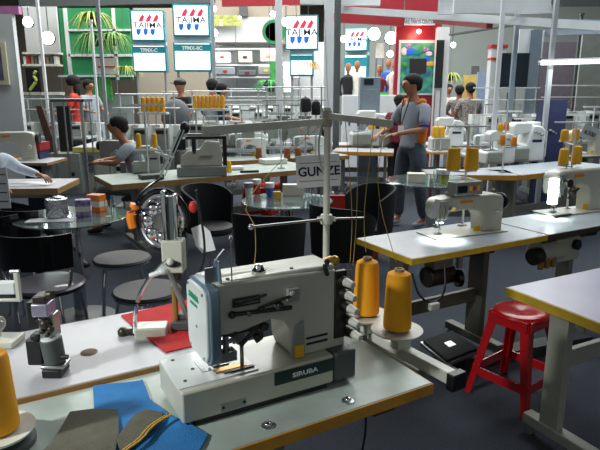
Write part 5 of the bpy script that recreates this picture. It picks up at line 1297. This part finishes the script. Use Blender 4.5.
embroidery('multi-head embroidery machine behind the dark framed machine, under the longest cone row', 186, 262, 7.9, 3, 0, 1.32)
embroidery('multi-head embroidery machine left of it, behind the seated person', 112, 176, 7.7, 3, 0, 1.28)
embroidery('multi-head embroidery machine between the white posts and the thread stand pole', 262, 326, 8.3, 3, 0, 1.38, body='machine_grey')
embroidery('far embroidery machine behind the dark dressed people at centre left', 160, 270, 12.4, 5, 0, 1.35)
embroidery('far embroidery machine below the goods shelves at centre', 228, 330, 13.6, 6, 0, 1.42)
embroidery('embroidery machine at the right under the dark screen', 476, 545, 8.9, 3, R(3), 1.38)
embroidery('embroidery machine at the far right under the tube lamp', 548, 625, 9.2, 3, R(3), 1.42)
embroidery('embroidery machine at left before the black upright panel', 20, 92, 10.2, 3, 0, 1.2, body='machine_grey')
def cone_row(px0, px1, py, n, Y, m, h, label, group, platform='machine_white'):
    a = atd(px0, py, Y); b = atd(px1, py, Y)
    o = thing('cone_shelf', 'narrow white shelf under the %s' % group, 'shelf', (a.x, Y, 0))
    MB().lo(-.06, b.x-a.x+.06, -.07, .07, a.z-.03, a.z-.001).build('shelf_board', platform, o, .003)
    for x in (0, b.x-a.x): MB().rod((x, .04, 0), (x, .04, a.z-.03), .012, n=8).build('post', 'aluminium', o)
    r = (b.x-a.x)/(n-1)*.5
    pos = 'leftmost,second from left,third from left,fourth from left,fifth from left,sixth from left,seventh from left,eighth from left,ninth from left'.split(',')
    for k in range(n):
        small_cone(Vector((a.x+(b.x-a.x)*k/(n-1), Y, a.z)), m if k % 3 else 'thread_gold', '%s of %s' % (label, group) if False else 'orange cone, %s %s' % (pos[k] if k < n-1 else 'rightmost', group.replace('row of', 'of the')), group, h, r)
cone_row(195, 223, 108.5, 8, 7.35, 'thread_yellow', .17, '', 'row of eight cones left of the thread stand top bar')
cone_row(143.5, 163, 112, 5, 7.1, 'thread_yellow', .19, '', 'row of five cones above the seated person')
for px, py, r, lb in ((305.5, 112, .075, 'large black thread cone left of the thread stand pole top'), (316, 115, .06, 'smaller black thread cone beside the large black one')):
    b = atd(px, py, 7.6); o = thing('thread_cone', lb, 'thread cone', b)
    MB().lathe([(r*.8, 0), (r, .02), (r*1.02, .12), (r*.8, .17), (r*.3, .19)], n=20).build('yarn', 'black_fabric', o); MB().rod((0, 0, 0), (0, 0, .205), r*.25).build('core', 'disc_white', o)
    MB().rod((0, 0, -b.z), (0, 0, 0), .012, n=8).build('pin_post', 'aluminium', o)
# grey dome standing in for a bent person beside the capped one
q = atd(176, 120, 8.6); o = thing('grey_dome', 'grey rounded dome standing in for a bent person beside the person in black cap', 'machine cover', (q.x, 8.6, 0))
MB().ball((0, 0, 1.25), (.22, .2, .26)).build('cover', 'trousers_grey', o); MB().lo(-.2, .2, -.15, .15, 0, 1.05).build('pedestal', 'machine_grey', o, .01)
# repeated thread stands, their posts and small machines on the rear tables
rd = random.Random(11)
def rear_table(label, px0, px1, Y, rz=0, D=.6):
    a = atd(px0, 100, Y); b = atd(px1, 100, Y)
    return sewing_table(label, (a.x, Y, 0), b.x-a.x, D, 'white_laminate', 'beige_metal', rz=rz, legx=(.15, -.15), castors=False, width=.2)
rear_table('pale table behind the tube lamp machines at far right', 545, 612, 7.7)
rear_table('pale table in front of the dark screen', 470, 540, 7.7)
rear_table('pale table left of the rear wooden edged tables', 250, 322, 9.4)
rear_table('pale table behind the white posts at centre left', 170, 240, 9.3)
def st_on(px, Y, label, h, wd=.3, lean=0):
    q = atd(px, 130, Y); o = thing('thread_stand', label, 'thread stand', (q.x, Y, .751))
    g = MB(); g.rod((0, 0, 0), (0, 0, h), .009, n=8); g.build('pole', 'machine_white', o)
    MB().lo(-wd/2, wd/2, -.012, .012, h-.02, h).build('cross_arm', 'machine_white', o)
    MB().lathe([(.05, 0), (.04, .012), (.01, .014)], n=14).build('base', 'frame_grey', o)
    for sx in (-1, 1): MB().rod((sx*wd*.4, 0, h-.14), (sx*wd*.4, 0, h), .004, n=6).build('hook', 'steel', o)
    return o
for px, Y, h, w_, lb in ((556, 7.9, .62, .3, 'white thread stand left of the far right pale table'), (575, 7.85, .55, .35, 'white thread stand at the middle of the far right pale table'), (592, 7.9, .66, .3, 'white thread stand at the picture right edge on the pale table'),
                         (482, 7.9, .55, .3, 'white thread stand left on the table before the dark screen'), (506, 7.9, .6, .4, 'white thread stand at the middle of the table before the dark screen'), (524, 7.85, .5, .3, 'white thread stand right on the table before the dark screen'),
                         (258, 9.6, .62, .35, 'thread stand left of the black cones on the centre rear table'), (296, 9.6, .7, .35, 'thread stand behind the black cones'), (183, 9.5, .6, .3, 'thread stand near the capped person'), (232, 9.5, .66, .35, 'thread stand right of the bending dark dressed person')):
    st_on(px, Y, lb, h, w_)
for k, (px, Y, m, lb, s_) in enumerate(((487, 7.9, 'machine_white', 'white machine left on the table before the dark screen', 1.0), (516, 7.95, 'machine_white', 'white machine right on the table before the dark screen', 1.1),
      (560, 7.95, 'machine_grey', 'grey machine left on the far right pale table', 1.1), (584, 7.95, 'machine_white', 'white machine right on the far right pale table', 1.1),
      (262, 9.65, 'machine_white', 'white machine left on the centre rear table', 1.1), (290, 9.65, 'machine_grey', 'grey machine right on the centre rear table', 1.1), (178, 9.55, 'machine_white', 'white machine left on the table behind the white posts', 1.1), (212, 9.55, 'machine_grey', 'grey machine right on the table behind the white posts', 1.1))):
    q = atd(px, 130, Y); lockstitch(lb, (q.x-.2, Y-.1, .751), R(rd.uniform(-8, 8)), m, detail=False, s=s_)
tag(MB().lo(*fr(544, 100, 566, 119, 7.45)[:2], 7.45, 7.65, 0, fr(544, 100, 566, 119, 7.45)[3]).build('control_cabinet', 'navy_cloth'), 'dark blue black cabinet below the left end of the tube lamp', 'cabinet')
# cream machines in front of left partition
lockstitch('cream sewing machine at the left edge before the partition', (atd(12, 130, 7.0).x-.4, 7.0, .751), R(10), 'machine_beige', s=1.3)
lockstitch('white sewing machine left on the lime edged table', on(78, 140, .751, 0, .3), R(-8), 'machine_white', detail=False, s=1.1)
sewing_table('plain table carrying the cream machine before the left partition', (atd(-20, 130, 6.9).x-.15, 6.85, 0), .95, .6, 'white_laminate', 'brown_edge', rz=0, legx=(.15, -.15), castors=False, width=.2)
0 and sewing_table('', (atd(-20, 130, 6.9).x, 6.85, 0), 1.05, .6, 'white_laminate', 'brown_edge', rz=0, legx=(.15, -.15), castors=False, width=.2)
for k, (px, py, dy, m, lb, s_c, rz) in enumerate(((250, 158, .1, 'machine_white', 'white machine between the brown cone and the golden cone on the rear table', .9, R(15)), (308, 156, .1, 'machine_white', 'white machine on the rear table directly left of the thread stand pole', .95, R(12)),
        (216, 157, .15, 'machine_beige', 'cream machine behind the dark open frame', 1.0, R(20)))):
    lockstitch(lb, on(px, py, .751, -.2, dy), rz, m, detail=True, s=s_c)
for px, py, h, lb in ((262, 160, .5, 'thread stand beside the left brown cone on the rear table'), (218, 160, .55, 'thread stand on the rear table right of the dark open frame'), (281, 172, .62, 'thin thread stand at the right of the long table near the sign')):
    q = on(px, py, .751, 0, .3); st_on(px, q.y, lb, h, .3)
tag(MB().box(on(272, 166)+Vector((0, .25, .03)), (.3, .2, .06), .5).build('parts_tray', 'box_white', bevel=.01), 'white tray on the long table left of the hanging sign', 'tray')
tag(MB().box(on(125, 181)+Vector((.2, .2, .02)), (.22, .14, .04), .6).build('control_box', 'panel_dark', bevel=.006), 'dark control box at the left end of the long table', 'box')

# ------------------------------------------------------------------ posts that carry the raised boards
for o in list(COL.objects):
    if o.parent is None and o.type == 'MESH' and o.name.split('.')[0] in ('booth_fascia', 'leaflet_board', 'small_picture', 'green_banner', 'yellow_poster', 'goods_shelf', 'black_poster', 'partition_wall', 'poster_board', 'shop_sign', 'speaker_box', 'white_banner', 'white_fascia', 'beam', 'fascia_beam', 'truss_bar', 'glow_column', 'dark_strip_panel', 'roof_edge', 'counter_top'):
        co = [o.matrix_world @ v.co for v in o.data.vertices]
        z0 = min(v.z for v in co)
        if z0 < .1: continue
        x0 = min(v.x for v in co); x1 = max(v.x for v in co); y1 = max(v.y for v in co); y0 = min(v.y for v in co); z1 = max(v.z for v in co)
        if o.name.startswith(('fascia_beam', 'truss_bar', 'roof_edge', 'white_fascia', 'speaker')):
            e = [v for v in co if v.x < x0+.2]; f = [v for v in co if v.x > x1-.2]
            for vs in (e, f):
                m_ = sum(vs, Vector())/len(vs); MB().rod((m_.x, m_.y, max(v.z for v in vs)-.02), (m_.x, m_.y, 8.02), .01, n=6).build('drop_rod', 'steel', o)
        else:
            w_ = min(.05, (x1-x0)*.1)
            for x in (x0+w_, x1-w_): MB().rod((x, y1-.01, 0), (x, y1-.01, z0+.02), .012, n=6).build('support_post', 'steel', o)
for n_ in ('display_shelf', 'shelf'):
    o = bpy.data.objects.get(n_)
    if o:
        for x in (-1.2, 1.2): MB().rod((x, .25, 0), (x, .25, atd(250, 48, 16.5).z), .02, n=8).build('upright', 'steel', o)
